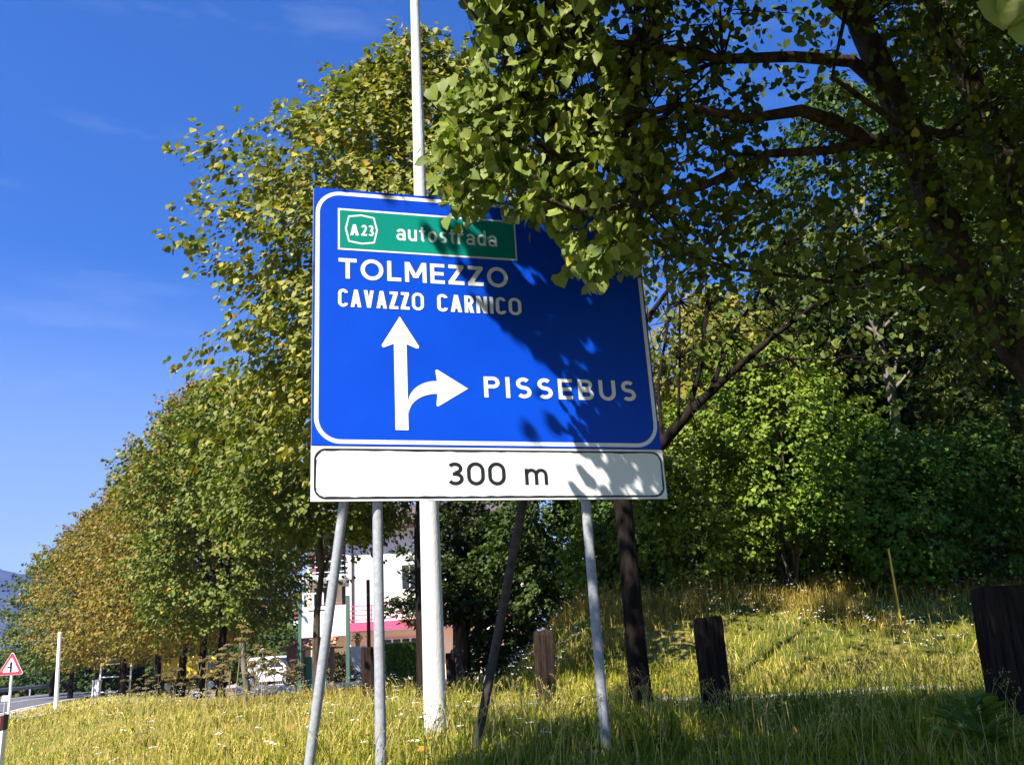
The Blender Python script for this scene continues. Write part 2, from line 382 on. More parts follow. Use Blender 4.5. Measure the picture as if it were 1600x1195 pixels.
def leaf_orient(out, rng, down=.8, rnd=.55, upn=.55):
    n = len(out)
    ax = out*.7+np.array([0, 0, -down])+rng.normal(size=(n, 3))*rnd*.6
    nm = np.array([0, 0, upn])+out*.6+rng.normal(size=(n, 3))*rnd+S*.25
    return ax, nm
def tints(k, nk, rng, base, alt, palt=.2, autumn=None, paut=0., vary=.28):
    base = np.array(base); alt = np.array(alt); cb = rng.random(nk)[k]; n = len(k)
    mixv = np.clip(cb*.6+rng.random(n)*.6-.35+palt, 0, 1)[:, None]
    c = base*(1-mixv)+alt*mixv
    if autumn is not None:
        h = (rng.random(n) < paut*(.3+1.4*rng.random(nk)[k]))[:, None]; c = np.where(h, np.array(autumn)*(.7+.5*rng.random((n, 1))), c)
    return c*(1-vary+2*vary*rng.random((n, 1)))
def crown(parent, c, h, r, zb, prof, nsp, nleaf, size, cols, seed, tpl=T_MID, lens=(.5, 1.1), spread=.13, mt='leaf', lobes=.22, up=.35, keep=None, flat=1.0, inner=.45, name='crown', droop=.3):
    rng = np.random.default_rng(seed)
    u = rng.random(nsp)**.9; az = rng.random(nsp)*2*PI
    pr = np.interp(u, [q[0] for q in prof], [q[1] for q in prof])
    ph = rng.random(6)*6
    lob = 1+lobes*(np.sin(az*3+ph[0]+u*7)+.7*np.sin(az*5+ph[1]-u*11)+.5*np.sin(az*8+ph[2]+u*23))/1.6
    rad = r*pr*lob*np.sqrt(inner**2+(1-inner**2)*rng.random(nsp))
    z = zb+u*(h-zb)+rng.normal(size=nsp)*.15
    base = np.stack([c[0]+rad*np.cos(az), c[1]+rad*np.sin(az)*flat, z], 1)
    radial = np.stack([np.cos(az), np.sin(az), np.zeros(nsp)], 1)
    d = radial*(1-.6*u[:, None]**2)+np.array([0, 0, 1])*(up+u[:, None]*.8-.15)+rng.normal(size=(nsp, 3))*.28
    L = rng.uniform(lens[0], lens[1], nsp)
    base = base-nrm(d)*(L*.5)[:, None]
    pos, k, out, f = sprigs(base, d, L, nleaf, spread, rng, droop)
    out = nrm(out+radial[k]*.8)
    ax, nm = leaf_orient(out, rng)
    sz = size*(.65+.6*rng.random(len(pos)))
    ct = tints(k, nsp, rng, *cols)
    if keep is not None:
        m_ = keep(pos); pos, ax, nm, sz, ct = pos[m_], ax[m_], nm[m_], sz[m_], ct[m_]
    return leaf_cloud(name, pos-np.array(parent.location), ax, nm, sz, ct, tpl, M[mt], parent), base
def trunk_limbs(parent, pts, rads, tips, seed, mt='bark', nl=14, rl=.05, tn=10):
    """a trunk and limbs reaching toward some shoots; the limbs are one part"""
    rr = random.Random(seed); L = np.array(parent.location)
    mb = MB(); mb.tube([np.array(p)-L for p in pts], rads, tn, wob=.1, seed=seed); mb.build('trunk', M[mt], parent)
    if nl and len(tips):
        lb = MB(); pts = [Vector(p) for p in pts]
        for q in range(nl):
            tip = Vector(tips[rr.randrange(len(tips))])
            zlow = min(t_[2] for t_ in tips)-.2
            cand = [p for p in pts[1:] if zlow < p.z < tip.z-.2] or [pts[3]]
            st = cand[rr.randrange(len(cand))]
            i_ = pts.index(st)
            mid = st.lerp(tip, .5)+Vector((rr.uniform(-.2, .2), rr.uniform(-.2, .2), .12*(tip-st).length))
            r0 = min(rads[i_]*.55, rl)
            path = [st, st.lerp(mid, .55), mid, mid.lerp(tip, .6), tip]
            lb.tube([p-Vector(L) for p in path], [r0, r0*.8, r0*.6, r0*.4, r0*.15], 5, seed=q)
        lb.build('limbs', M[mt], parent)
def stem_base(px, py, Y):
    p = P(px, py, Y); return np.array([p[0], p[1], float(hgt(p[0], p[1]))])

FULL = [(0, .5), (.12, .86), (.35, 1), (.6, .95), (.78, .76), (.9, .5), (1, .15)]
OVAL = [(0, .55), (.1, .86), (.3, 1), (.5, .93), (.7, .72), (.85, .46), (.95, .2), (1, .06)]
CONE = [(0, .8), (.12, 1), (.4, .85), (.7, .55), (.9, .25), (1, .03)]
ROUND = [(0, .5), (.2, .85), (.45, 1), (.7, .85), (.88, .55), (1, .1)]
GREEN_L = ((.075, .105, .022), (.20, .205, .065), .30, (.45, .28, .06), .035)
BROWN_L = ((.085, .095, .02), (.25, .175, .045), .38, (.30, .15, .04), .10)
MIX_L = ((.075, .11, .022), (.17, .18, .045), .25, (.36, .24, .05), .05)
DARK_G = ((.03, .055, .014), (.07, .10, .022), .15)
BRIGHT_G = ((.08, .13, .016), (.22, .27, .045), .35)

def tree(label, group, base, h, r, zb, prof, nsp, nleaf, size, cols, seed, name='linden_tree', cat='tree', tr=.14, lean=(0, 0), bark='bark_dark', nl=14, **kw):
    e = empty(name, tuple(base), label, cat, group)
    top = base+np.array([lean[0], lean[1], (h-base[2])*.8])
    rr = random.Random(seed); pts = []; rads = []
    for q in range(8):
        f_ = q/7; wv = .06*math.sin(q*1.7+seed)*(1 if q else 0)
        pts.append(tuple(base*(1-f_)+top*f_+np.array([wv, wv*.6, -.15 if q == 0 else 0]))); rads.append(tr*(1.25 if q == 0 else 1)*(1-.8*f_)+.012)
    o, bs = crown(e, (base[0]+lean[0]*.5, base[1]+lean[1]*.5), h, r, zb, prof, nsp, nleaf, size, cols, seed, **kw)
    trunk_limbs(e, pts, rads, bs, seed, bark, nl)
    return e

# ------------------------------------------------------------------ the row of lindens along the road
b = stem_base(672, 1080, 14.2)
T1 = tree('tall linden with yellowing tips standing behind the blue sign', 'lindens in a row along the road', b, 12.3, 3.95, 4.7,
     [(0, .5), (.10, .80), (.3, .93), (.48, .92), (.62, .76), (.75, .56), (.88, .38), (1, .18)], 2500, 17, .115,
     ((.085, .11, .02), (.27, .25, .075), .32, (.50, .30, .06), .05), 21, tr=.17, tpl=T_MID, lens=(.6, 1.3), spread=.17, lobes=.30)
rowspec = [  # px, Y, height, radius, crown base, shoots, leaves, palette, label
    (497, 19.5, 8.4, 2.4, 4.1, 1100, 18, MIX_L, 'linden with a straight bare lower trunk in front of the white billboard', .11),
    (346, 27.5, 10.4, 3.1, 2.5, 1300, 18, MIX_L, 'linden with light green crown just left of the straight bare trunk', .16),
    (315, 32, 11.8, 3.5, 2.5, 1150, 18, BROWN_L, 'linden with rusty brown crown top behind the light green one', .17),
    (282, 36.5, 11.9, 3.8, 2.3, 1050, 18, BROWN_L, 'brown tinged linden in front of the yellow vehicle', .2),
    (243, 41, 11.5, 3.9, 2.2, 950, 18, BROWN_L, 'orange brown linden to the left of the yellow vehicle', .2),
    (190, 46, 10.8, 4.0, 2.0, 900, 17, BROWN_L, 'green and ochre linden rising over the white tube frame', .24),
    (160, 51, 10.6, 4.1, 2.0, 800, 16, BROWN_L, 'ochre linden behind the white bin at the road bend', .2),
    (112, 57, 10.2, 4.0, 1.9, 700, 16, MIX_L, 'green linden next to the slim white pole', .2),
    (82, 64, 9.6, 3.8, 1.7, 600, 15, DARK_G, 'dark green tree at the far end of the linden row', .2)]
for q, (px, Y, h, r, zb, ns, nlf, pal, lab, tr) in enumerate(rowspec):
    b = stem_base(px, 1070, Y); tr *= .72
    tree(lab, 'lindens in a row along the road', b, h, r, zb, FULL if q else OVAL, int(ns*1.45), nlf, .102+.0017*(Y-20), pal, 40+q, tr=tr, tpl=T_MID if Y < 33 else T_LO,
         lens=(.6, 1.3), spread=.20, lobes=.22, bark='bark_dark' if q else 'bark')

# ------------------------------------------------------------------ near linden reaching in over the sign
YAW = 0.320728
SX = np.array([math.cos(YAW), math.sin(YAW), 0.0]); SNF = np.array([math.sin(YAW), -math.cos(YAW), 0.0])    # along the sign, out of its face
S0 = np.array([-1.44496, 6.0, 4.97086])
def sign_st(p):
    """where a point's shadow falls on the sign: s along, t down"""
    den = float((-S)@SNF); tt = ((S0-p)@SNF)/den
    q = p+tt[:, None]*(-S); return (q-S0)@SX, -(q-S0)[:, 2], tt
def ground_px(p):
    q = p.copy(); tt = np.zeros(len(p))
    for _ in range(14):
        dz = q[:, 2]-hgt(q[:, 0], q[:, 1]); step = np.clip(dz/S[2], -3, 60)*.85; q = q-S*step[:, None]
    px, py, z = proj(q); return px, py, z, q
TB = np.array([-.2, .1, .30, .48, .70, .95, 1.2, 1.45, 1.62, 1.80, 2.03, 2.2, 2.42, 2.6])
SB = np.array([1.35, 1.30, 1.02, 1.25, 1.42, 1.42, 1.85, 2.05, 1.95, 1.68, 2.12, 2.42, 2.55, 2.55])
SUNLIT = [(-.94, 9.13, .5, 3.3, .24, .97), (-1.01, 6.2, .4, 2.6, .18, 1), (-1.4, 6.4, .4, 2.6, .25, 1), (.51, 6.75, .5, 2.6, .16, .8)]
EXEMPT = [(1.60, 10.3, .7, 4.2, .22, .8), (-.2, 7.1, .6, 2.4, .22, .7), (2.05, 9.3, .7, 1.6, .3, .5)]
def lit_ok(p, rng, ymax=19):
    s_, t_, tt = sign_st(p)
    jit = rng.normal(size=len(p))*.03+.13*(np.sin(t_*21+s_*9)+np.sin(t_*33-s_*27+1))*.7
    sb_ = np.interp(t_, TB, SB); fleck = np.sin(s_*29+t_*11)+np.sin(t_*37-s_*13)+np.sin(s_*17-t_*23+2)
    bad = (tt > 0) & (s_ > -.12) & (s_ < 2.85) & (t_ > -.15) & (t_ < 2.55) & ((s_ < sb_+jit) | ((s_ < sb_+.62) & (fleck > .55)) | (fleck > 2.0))
    px, py, z, q = ground_px(p)
    jit2 = rng.normal(size=len(p))*6
    frame = (z > 0) & (px > -60) & (px < 1640) & (py < 1230) & (q[:, 1] < ymax)
    okg = (py > 1098+jit2) & (px > 735+(1195-py)*.55+jit2*2)
    okg |= (py > 1098) & (px > 930+jit2*2)
    okg &= ~((py < 1150+jit2) & (px > 700) & (px < 955-jit2*2) & (py > 1000) & (rng.random(len(p)) < .93))
    bad |= frame & ~okg & ~((px > 1080) & (rng.random(len(p)) < .10))
    for (qx, qy, z0, z1, r_, pr) in EXEMPT:
        ta = ((p[:, 0]-qx)*S[0]+(p[:, 1]-qy)*S[1])/(S[0]**2+S[1]**2); h_ = p-ta[:, None]*S
        dd_ = np.hypot(h_[:, 0]-qx, h_[:, 1]-qy); ex_ = (ta > 0) & (dd_ < r_) & (h_[:, 2] > z0) & (h_[:, 2] < z1) & (rng.random(len(p)) < pr)
        onsign = (tt > 0) & (s_ > -.12) & (s_ < 2.85) & (t_ > -.15) & (t_ < 2.55); bad &= ~(ex_ & ~onsign)
    # the concrete pole, the sign posts and the left brace stand in the sun
    for (qx, qy, z0, z1, r_, pr) in SUNLIT:
        ta = ((p[:, 0]-qx)*S[0]+(p[:, 1]-qy)*S[1])/(S[0]**2+S[1]**2); h_ = p-ta[:, None]*S
        dd_ = np.hypot(h_[:, 0]-qx, h_[:, 1]-qy); bad |= (ta > 0) & (dd_ < r_) & (h_[:, 2] > z0) & (h_[:, 2] < z1) & (rng.random(len(p)) < pr)
    return ~bad
GAPS = [((1195, 1300), (150, 300), .97), ((1300, 1390), (150, 310), .6), ((1195, 1300), (60, 140), .35), ((1225, 1345), (300, 420), .45), ((1010, 1180), (385, 520), .55), ((840, 1000), (0, 60), .30), ((1330, 1400), (0, 90), .5)]
def view_ok(p, rng):
    px, py, z = proj(p); n = len(p); inframe = (z > 0) & (px > -40) & (px < 1640) & (py > -40) & (py < 1240)
    j = rng.normal(size=n)*9
    left = np.interp(py, [-60, 15, 40, 80, 120, 140, 200, 250, 300, 335, 360], [735, 742, 752, 745, 742, 700, 695, 672, 690, 716, 708])
    low = np.interp(px, [690, 715, 745, 770, 800, 840, 875, 900, 935, 965, 1000, 1060, 1200, 1400, 1600], [325, 345, 330, 312, 318, 330, 350, 415, 430, 395, 410, 440, 450, 500, 540])
    ok = (px > left+j) & (py < low+j*1.5)
    r_ = rng.random(n)
    for (a, b_), (c, d), pr in GAPS: ok &= ~((px > a) & (px < b_) & (py > c) & (py < d) & (r_ < pr))
    ok &= ~((px > 1000) & (py > 330) & (r_ < .6))
    ok &= ~((px < 1050) & (np.sin(px*.045+py*.03+1)+np.sin(py*.055-px*.02)+np.sin(px*.08-py*.05+2)*.7 > 1.15) & (r_ < .85))
    ok &= ~((px > 1050) & (r_ < .20+.45*(np.sin(px*.021+py*.013)+np.sin(py*.027-px*.011)+np.sin(px*.047+1)*.6-.35).clip(0, 1)))
    for (lx0, ly0, lx1, ly1, w_) in ((1600, 560, 1450, 290, 34), (1450, 290, 1345, 40, 30), (1600, 320, 1490, 70, 26), (1425, 225, 1250, 172, 16), (1600, 520, 1440, 425, 20), (1395, 150, 1240, 88, 12)):
        tl_ = np.clip(((px-lx0)*(lx1-lx0)+(py-ly0)*(ly1-ly0))/((lx1-lx0)**2+(ly1-ly0)**2), 0, 1); dl_ = np.hypot(px-lx0-tl_*(lx1-lx0), py-ly0-tl_*(ly1-ly0)); ok &= ~((dl_ < w_) & (r_ < .55))
    return ok | ~inframe
rngN = np.random.default_rng(5)
base = np.array([5.35, 6.9, float(hgt(5.35, 6.9))])
NT = empty('linden_tree', tuple(base), 'big near linden whose large leaves hang in front of the sign at its upper right', 'tree')
def path(lst): return [P(*q) for q in lst]
limbs = [
  (path([(1600, 560, 6.7), (1520, 440, 6.5), (1450, 290, 6.3), (1400, 160, 6.1), (1345, 40, 5.9), (1310, -90, 5.7)]), [.15, .13, .12, .11, .095, .08]),
  (path([(1680, 480, 6.9), (1600, 320, 6.7), (1545, 190, 6.5), (1490, 70, 6.3), (1430, -80, 6.1)]), [.13, .12, .105, .095, .08]),
  (path([(1690, 640, 6.7), (1600, 520, 6.6), (1520, 465, 6.5), (1440, 425, 6.4), (1375, 412, 6.3), (1300, 440, 6.2)]), [.10, .085, .075, .06, .04, .018]),
  (path([(1425, 225, 6.2), (1360, 222, 6.0), (1305, 190, 5.8), (1250, 172, 5.5), (1170, 185, 5.2), (1060, 165, 5.0), (950, 190, 4.9), (860, 235, 4.8)]), [.075, .065, .055, .045, .035, .028, .02, .012]),
  (path([(1395, 150, 6.1), (1330, 95, 5.9), (1240, 88, 5.6), (1130, 92, 5.3), (1000, 70, 5.0), (880, 60, 4.9), (790, 90, 4.8)]), [.06, .05, .042, .035, .026, .018, .01]),
  (path([(1360, 222, 6.0), (1290, 235, 5.8), (1200, 240, 5.5), (1100, 290, 5.2), (1000, 320, 5.0), (900, 330, 4.8), (820, 300, 4.7)]), [.045, .035, .03, .026, .022, .016, .01]),
  (path([(1345, 40, 5.9), (1230, -60, 5.4), (1050, -150, 4.9), (900, -200, 4.5)]), [.07, .055, .04, .025]),
  (path([(1545, 190, 6.5), (1470, 210, 6.0), (1400, 190, 5.7), (1300, 120, 5.3)]), [.05, .04, .03, .015]),
  (path([(1300, 440, 6.2), (1230, 430, 6.0), (1150, 420, 5.8), (1080, 400, 5.6)]), [.018, .016, .012, .008])]
def up_branch(a, pts, r): limbs.append(([np.array(p) for p in pts], r))
mb = MB()
Lc = np.array(NT.location)
j0 = P(1680, 650, 6.8)
mb.tube(np.array([base-[0, 0, .2], base+[0, 0, .8], base*.5+j0*.5+[0.15, 0, .2], j0, limbs[1][0][0]])-Lc, [.24, .20, .19, .17, .13], 14, wob=.08)
mb.build('trunk', M['bark_near'], NT)
mb = MB(); mb.tube(np.array([j0]+limbs[0][0])-Lc, [.16]+limbs[0][1], 12, wob=.08, seed=2); mb.tube(np.array(limbs[1][0])-Lc, limbs[1][1], 12, wob=.08, seed=3)
mb.tube(np.array([j0]+limbs[2][0])-Lc, [.11]+limbs[2][1], 9, wob=.1, seed=4)
# overhead boughs, above the frame and over the viewer
over = [([limbs[0][0][-1], (1.9, 3.6, 7.6), (.9, 2.4, 7.6), (.1, 1.6, 7.3)], [.08, .07, .04, .012]),
        ([limbs[1][0][-1], (3.6, 4.0, 8.4), (2.6, 2.0, 8.4), (1.2, .2, 7.6), (.2, -1.4, 6.6)], [.08, .07, .055, .035, .015]),
        ([(3.6, 4.0, 8.4), (4.2, 1.6, 8.2), (4.4, -.6, 7.4)], [.055, .04, .015]),
        ([limbs[1][0][-1], (5.6, 5.5, 9.5), (7.2, 4.0, 9.5), (8.5, 2.5, 8.5)], [.08, .06, .04, .02])]
for pts, rd in limbs[3:]: mb.tube(np.array(pts)-Lc, rd, 7, wob=.12, seed=6)
for pts, rd in over: mb.tube([np.array(p)-Lc for p in pts], rd, 7, seed=7)
src = np.array([p for pts, rd in limbs[3:] for p in pts[1:]]+[p for p in limbs[0][0][2:]]+[p for p in limbs[1][0][2:]]+[limbs[2][0][-1], limbs[2][0][-3]])
osrc = np.array([np.array(p) for pts, rd in over for p in pts[1:]])
# shoots: in view volume
n = 8600
cp = np.stack([rngN.uniform(620, 1680, n), rngN.uniform(-120, 560, n)], 1)
dep = np.interp(cp[:, 0], [700, 1000, 1250], [4.7, 4.8, 5.4])+rngN.random(n)*np.interp(cp[:, 0], [700, 850, 1000, 1200], [.7, 1.0, 1.8, 2.8])
pos0 = np.array([P(a, b_, c) for (a, b_), c in zip(cp, dep)])
# overhead volume, out of frame
m2 = 8000
po = np.stack([rngN.uniform(-4.4, 9.5, m2), rngN.uniform(-2.8, 6.0, m2), rngN.uniform(4.8, 10.2, m2)], 1)
px, py, z = proj(po); po = po[~((z > 0) & (py > -60) & (px > -100) & (px < 1700))]
def near_tree_leaves(cent, nleaf, L, spread, rng, mask, ymax=19):
    d = rng.normal(size=(len(cent), 3))*.5+np.array([-.45, -.25, -.15]); ln = rng.uniform(L[0], L[1], len(cent))
    pos, k, out, f = sprigs(cent, d, ln, nleaf, spread, rng, .35)
    if mask: ok = lit_ok(pos, rng, ymax) & view_ok(pos, rng)
    else: ok = lit_ok(pos, rng)
    pos, k, out = pos[ok], k[ok], out[ok]
    ax = out*.35+np.array([0, 0, -1.0])+rng.normal(size=(len(pos), 3))*.6
    nm = out*.5+rng.normal(size=(len(pos), 3))*.75+np.array([-.45, -.7, .6])
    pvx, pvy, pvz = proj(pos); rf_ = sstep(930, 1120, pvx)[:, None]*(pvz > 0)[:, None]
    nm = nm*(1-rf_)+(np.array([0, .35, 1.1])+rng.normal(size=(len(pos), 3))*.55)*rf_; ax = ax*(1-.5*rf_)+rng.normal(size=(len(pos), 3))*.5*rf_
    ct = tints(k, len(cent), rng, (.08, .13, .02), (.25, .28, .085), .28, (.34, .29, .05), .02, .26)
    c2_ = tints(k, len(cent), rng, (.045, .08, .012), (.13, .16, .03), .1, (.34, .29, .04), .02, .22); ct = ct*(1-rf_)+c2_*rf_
    cnt = np.bincount(k, minlength=len(cent))
    return pos, ax, nm, (.038+.052*rng.random(len(pos)))*(1-.18*rf_[:, 0]), ct, cnt, d, ln
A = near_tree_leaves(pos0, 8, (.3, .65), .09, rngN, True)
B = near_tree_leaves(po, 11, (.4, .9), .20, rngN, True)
# where the crown is open to the sun above its outer shoots
qx, qy, qz = proj(A[0]); kill = np.zeros(len(B[0]), bool)
for x0_, x1_, num, rd_, pr in ((650, 900, 700, .13, .97), (900, 1060, 320, .12, .85), (1060, 1600, 60, .11, .8)):
    sel = np.where((qx > x0_) & (qx < x1_) & (qy > -20) & (qy < 460))[0]; sel = rngN.choice(sel, min(num, len(sel)), replace=False)
    for a_ in A[0][sel]:
        dv_ = B[0]-a_; al = dv_@S; pd_ = np.linalg.norm(dv_-al[:, None]*S, axis=1); kill |= (al > 0) & (pd_ < rd_) & (rngN.random(len(al)) < pr)
B = tuple(v_[~kill] for v_ in B[:5])+B[5:]
# thin twigs only for shoots that carry leaves
m3 = 3300; hi = np.stack([rngN.uniform(0, 11, m3), rngN.uniform(6, 14, m3), rngN.uniform(10.0, 17, m3)], 1)  # unseen upper shoots, added to darken the wood edge at right
px, py, z = proj(hi); hi = hi[~((z > 0) & (py > -80))]
tq = (hi[:, 1]-17.5)/S[1]; h_ = hi-tq[:, None]*S; hx, hy, hz_ = proj(h_); hi = hi[(hx > 1340) | (rngN.random(len(hi)) < .02) | (hx < 0)]
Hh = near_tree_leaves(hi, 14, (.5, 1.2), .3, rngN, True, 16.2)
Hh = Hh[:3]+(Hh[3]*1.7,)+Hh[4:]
# unseen shoots set along sun rays to shade the panel's right end and verge
ns_ = 620; ss_ = rngN.uniform(1.9, 2.8, ns_); ts_ = .2+2.3*rngN.random(ns_)**.6; ss_ = ss_+.12*(ts_-1.2)
ex3 = np.array([S0+SX*a_-np.array([0, 0, b_])+S*d_ for a_, b_, d_ in zip(ss_, ts_, rngN.uniform(3.2, 7.5, ns_))])
px, py, z = proj(ex3); ex3 = ex3[(z < 0) | (py < -40)]
NG = 4200; gsx = rngN.uniform(-.2, 7.5, NG); gsy = rngN.uniform(4.6, 9.9, NG)
ex4 = np.stack([gsx, gsy, hgt(gsx, gsy)], 1)+S*rngN.uniform(6.0, 12.5, NG)[:, None]
px, py, z = proj(ex4); ex4 = ex4[(z < 0) | (py < -40)]; ex3 = np.concatenate([ex3, ex4])
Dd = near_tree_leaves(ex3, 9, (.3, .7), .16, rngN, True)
kill = np.zeros(len(Dd[0]), bool); sel = np.where((qx > 640) & (qx < 930) & (qy > -20) & (qy < 460))[0]; sel = rngN.choice(sel, min(900, len(sel)), replace=False)
for a_ in A[0][sel]:
    dv_ = Dd[0]-a_; al = dv_@S; pd_ = np.linalg.norm(dv_-al[:, None]*S, axis=1); kill |= (al > 0) & (pd_ < .12) & (rngN.random(len(al)) < .95)
Dd = tuple(v_[~kill] for v_ in Dd[:5])+Dd[5:]
cents = np.concatenate([pos0, po]); cnts = np.concatenate([A[5], B[5]]); dd = np.concatenate([A[6], B[6]]); ll = np.concatenate([A[7], B[7]])
tw = MB(); srcall = np.concatenate([src, osrc]); spx, spy, spz = proj(srcall)
tipall = cents+dd/np.linalg.norm(dd, axis=1, keepdims=True)*(ll*.8)[:, None]-np.outer(.2*ll, [0, 0, 1]); okc = lit_ok(cents, rngN) & lit_ok(tipall, rngN) & view_ok(cents, rngN) & view_ok(tipall, rngN)
for q in np.where(cnts >= 5)[0]:
    if rngN.random() > .5 or not okc[q]: continue
    c = cents[q]; s_ = srcall[np.argmin(np.linalg.norm(srcall-c, axis=1))]
    dn = dd[q]/np.linalg.norm(dd[q]); tip = c+dn*ll[q]*.8-np.array([0, 0, .2*ll[q]])
    if np.linalg.norm(s_-c) < 1.1 and rngN.random() < .5 and view_ok(((s_+c)/2)[None], rngN)[0] and lit_ok(((s_+c)/2)[None], rngN)[0]:
        md_ = (s_+c)/2+rngN.normal(size=3)*.08+np.array([0, 0, .08])
        tw.tube(np.array([s_, md_, c, tip])-Lc, [.010, .007, .005, .0015], 4, caps=False)
    else: tw.tube(np.array([c, (c+tip)/2+[0, 0, .03], tip])-Lc, [.0045, .003, .0012], 3, caps=False)
mb.build('limbs', M['bark_near'], NT)
tag(tw.build('twigs', M['bark_near'], NT), kind='stuff')
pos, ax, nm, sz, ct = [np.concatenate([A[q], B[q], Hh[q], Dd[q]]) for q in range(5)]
# the leading sprays that droop over the top edge of the panel
extra = [(700, 350, 5.35), (722, 330, 5.3), (738, 350, 5.3), (752, 338, 5.25), (735, 312, 5.3), (765, 325, 5.3), (712, 316, 5.35), (748, 300, 5.3), (868, 352, 5.1), (880, 378, 5.1), (893, 345, 5.1), (905, 372, 5.1), (872, 440, 5.2), (890, 425, 5.2), (908, 405, 5.2), (925, 415, 5.2), (888, 402, 5.2), (690, 160, 5.0), (700, 150, 5.0), (688, 140, 5.0), (705, 132, 5.0), (672, 150, 5.0), (730, 2, 4.9), (740, -5, 4.9), (1585, 12, 2.2), (1600, 45, 2.2), (1570, 0, 2.2)]
for q, (a, b_, c) in enumerate(extra):
    p = P(a, b_-12, c); pos = np.vstack([pos, p]); ax = np.vstack([ax, [rngN.normal()*.3, -.2, -1]]); nm = np.vstack([nm, [-.3+rngN.normal()*.35, -.8, .35+rngN.normal()*.3]])
    sz = np.append(sz, .105); ct = np.vstack([ct, [.19, .21, .06]])
tw2 = MB()
for lst in ([(800, 285, 5.2), (760, 300, 5.28), (730, 318, 5.3), (705, 335, 5.35)], [(930, 330, 5.0), (905, 350, 5.05), (880, 365, 5.1)], [(960, 380, 5.1), (925, 395, 5.15), (895, 410, 5.2), (875, 428, 5.2)], [(745, 135, 4.95), (715, 140, 5), (680, 145, 5)]):
    tw2.tube(np.array(path(lst))-Lc, [.006, .005, .004, .002][:len(lst)], 5)
tag(tw2.build('twigs', M['bark_near'], NT), kind='stuff')
px, py, z = proj(pos); vis = (z > 0) & (px > -10) & (px < 1610) & (py > -10) & (py < 1200)
score = np.where(vis, sz/z, 0); order = np.argsort(-score); big = order[:300]; rest = order[300:]
visr = vis[rest]
leaf_cloud('foliage', pos[rest][visr]-Lc, ax[rest][visr], nm[rest][visr], sz[rest][visr], ct[rest][visr], T_HI, M['leaf'], NT)['kind'] = 'stuff'
leaf_cloud('foliage', pos[rest][~visr]-Lc, ax[rest][~visr], nm[rest][~visr], sz[rest][~visr]*1.55, ct[rest][~visr], T_MID, M['leaf'], NT)['kind'] = 'stuff'  # leaves out of view are enlarged to thicken the shade they cast
lmeshes = []
for q in range(8):
    tv = T_HI[0].copy(); tv[:, 2] += RNG.normal(size=9)*.05; tv[:, 0] *= RNG.uniform(.85, 1.1)
    c = np.array((.08, .13, .02))*(1-q/7)+np.array((.25, .28, .085))*(q/7)
    me = npmesh('leaf', tv, T_HI[1], M['leaf'], np.tile(c*1.0, (9, 1))); lmeshes.append(me)
for q in big:
    a = ax[q]/np.linalg.norm(ax[q]); nn = nm[q]-a*(nm[q]@a); nn /= np.linalg.norm(nn); b_ = np.cross(a, nn)
    g_ = int(np.clip((ct[q][0]-.07)/.17*7, 0, 7))
    o = bpy.data.objects.new('leaf', lmeshes[g_]); s_ = sz[q]; pp = pos[q]-Lc
    o.matrix_local = Matrix(((b_[0]*s_, a[0]*s_, nn[0]*s_, pp[0]), (b_[1]*s_, a[1]*s_, nn[1]*s_, pp[1]), (b_[2]*s_, a[2]*s_, nn[2]*s_, pp[2]), (0, 0, 0, 1)))
    o.parent = NT; COL.objects.link(o)

# ------------------------------------------------------------------ slim dark linden just behind the sign (trunk under the plate)
bc = stem_base(1003, 1100, 10.2)
CT = empty('linden_tree', tuple(bc), 'dark leaning trunk rising behind the right end of the distance plate', 'tree')
Lc = np.array(CT.location)
tp = [bc-[0, 0, .2], P(992, 990, 10.25), P(980, 850, 10.3), P(968, 740, 10.4), P(955, 620, 10.5), P(940, 480, 10.6), P(930, 330, 10.6), P(930, 180, 10.6)]
mb = MB(); mb.tube(np.array(tp)-Lc, [.13, .112, .108, .105, .09, .07, .05, .03], 12, wob=.08, seed=9); mb.build('trunk', M['bark_dark'], CT)
cl = [(path([(968, 755, 10.4), (1035, 692, 10.3), (1080, 640, 10.2), (1140, 585, 10.1), (1215, 520, 9.9), (1300, 455, 9.7)]), [.085, .075, .06, .045, .03, .012]),
      (path([(1075, 645, 10.2), (1095, 570, 10.3), (1105, 480, 10.4), (1100, 380, 10.4)]), [.04, .03, .022, .01]),
      (path([(1110, 612, 10.15), (1140, 530, 10.3), (1190, 450, 10.4), (1230, 380, 10.4)]), [.035, .026, .018, .008]),
      (path([(1035, 692, 10.3), (1028, 600, 10.5), (1045, 500, 10.6), (1040, 400, 10.6)]), [.03, .02, .015, .008]),
      (path([(1060, 660, 10.2), (1062, 560, 10.0), (1062, 470, 9.9), (1085, 400, 9.8)]), [.02, .016, .011, .005]),
      (path([(1150, 580, 10.1), (1230, 560, 9.8), (1310, 560, 9.5)]), [.02, .012, .006]),
      (path([(955, 620, 10.5), (1010, 500, 10.3), (1060, 430, 10.1), (1130, 370, 10)]), [.05, .035, .02, .01])]
mb = MB()
for q, (pts, rd) in enumerate(cl): mb.tube(np.array(pts)-Lc, rd, 7, wob=.12, seed=q)
rngC = np.random.default_rng(15)
cs = []
for pts, rd in cl:
    for a, b_ in zip(pts[1:-1], pts[2:]):
        for q in range(14): cs.append(a+(b_-a)*rngC.random()+rngC.normal(size=3)*.3)
for q in range(330): cs.append(P(rngC.uniform(1010, 1420), rngC.uniform(300, 600)-0, rngC.uniform(9.3, 11.2)))
cs = np.array(cs)
allp = np.array([p for pts, rd in cl for p in pts[1:]])
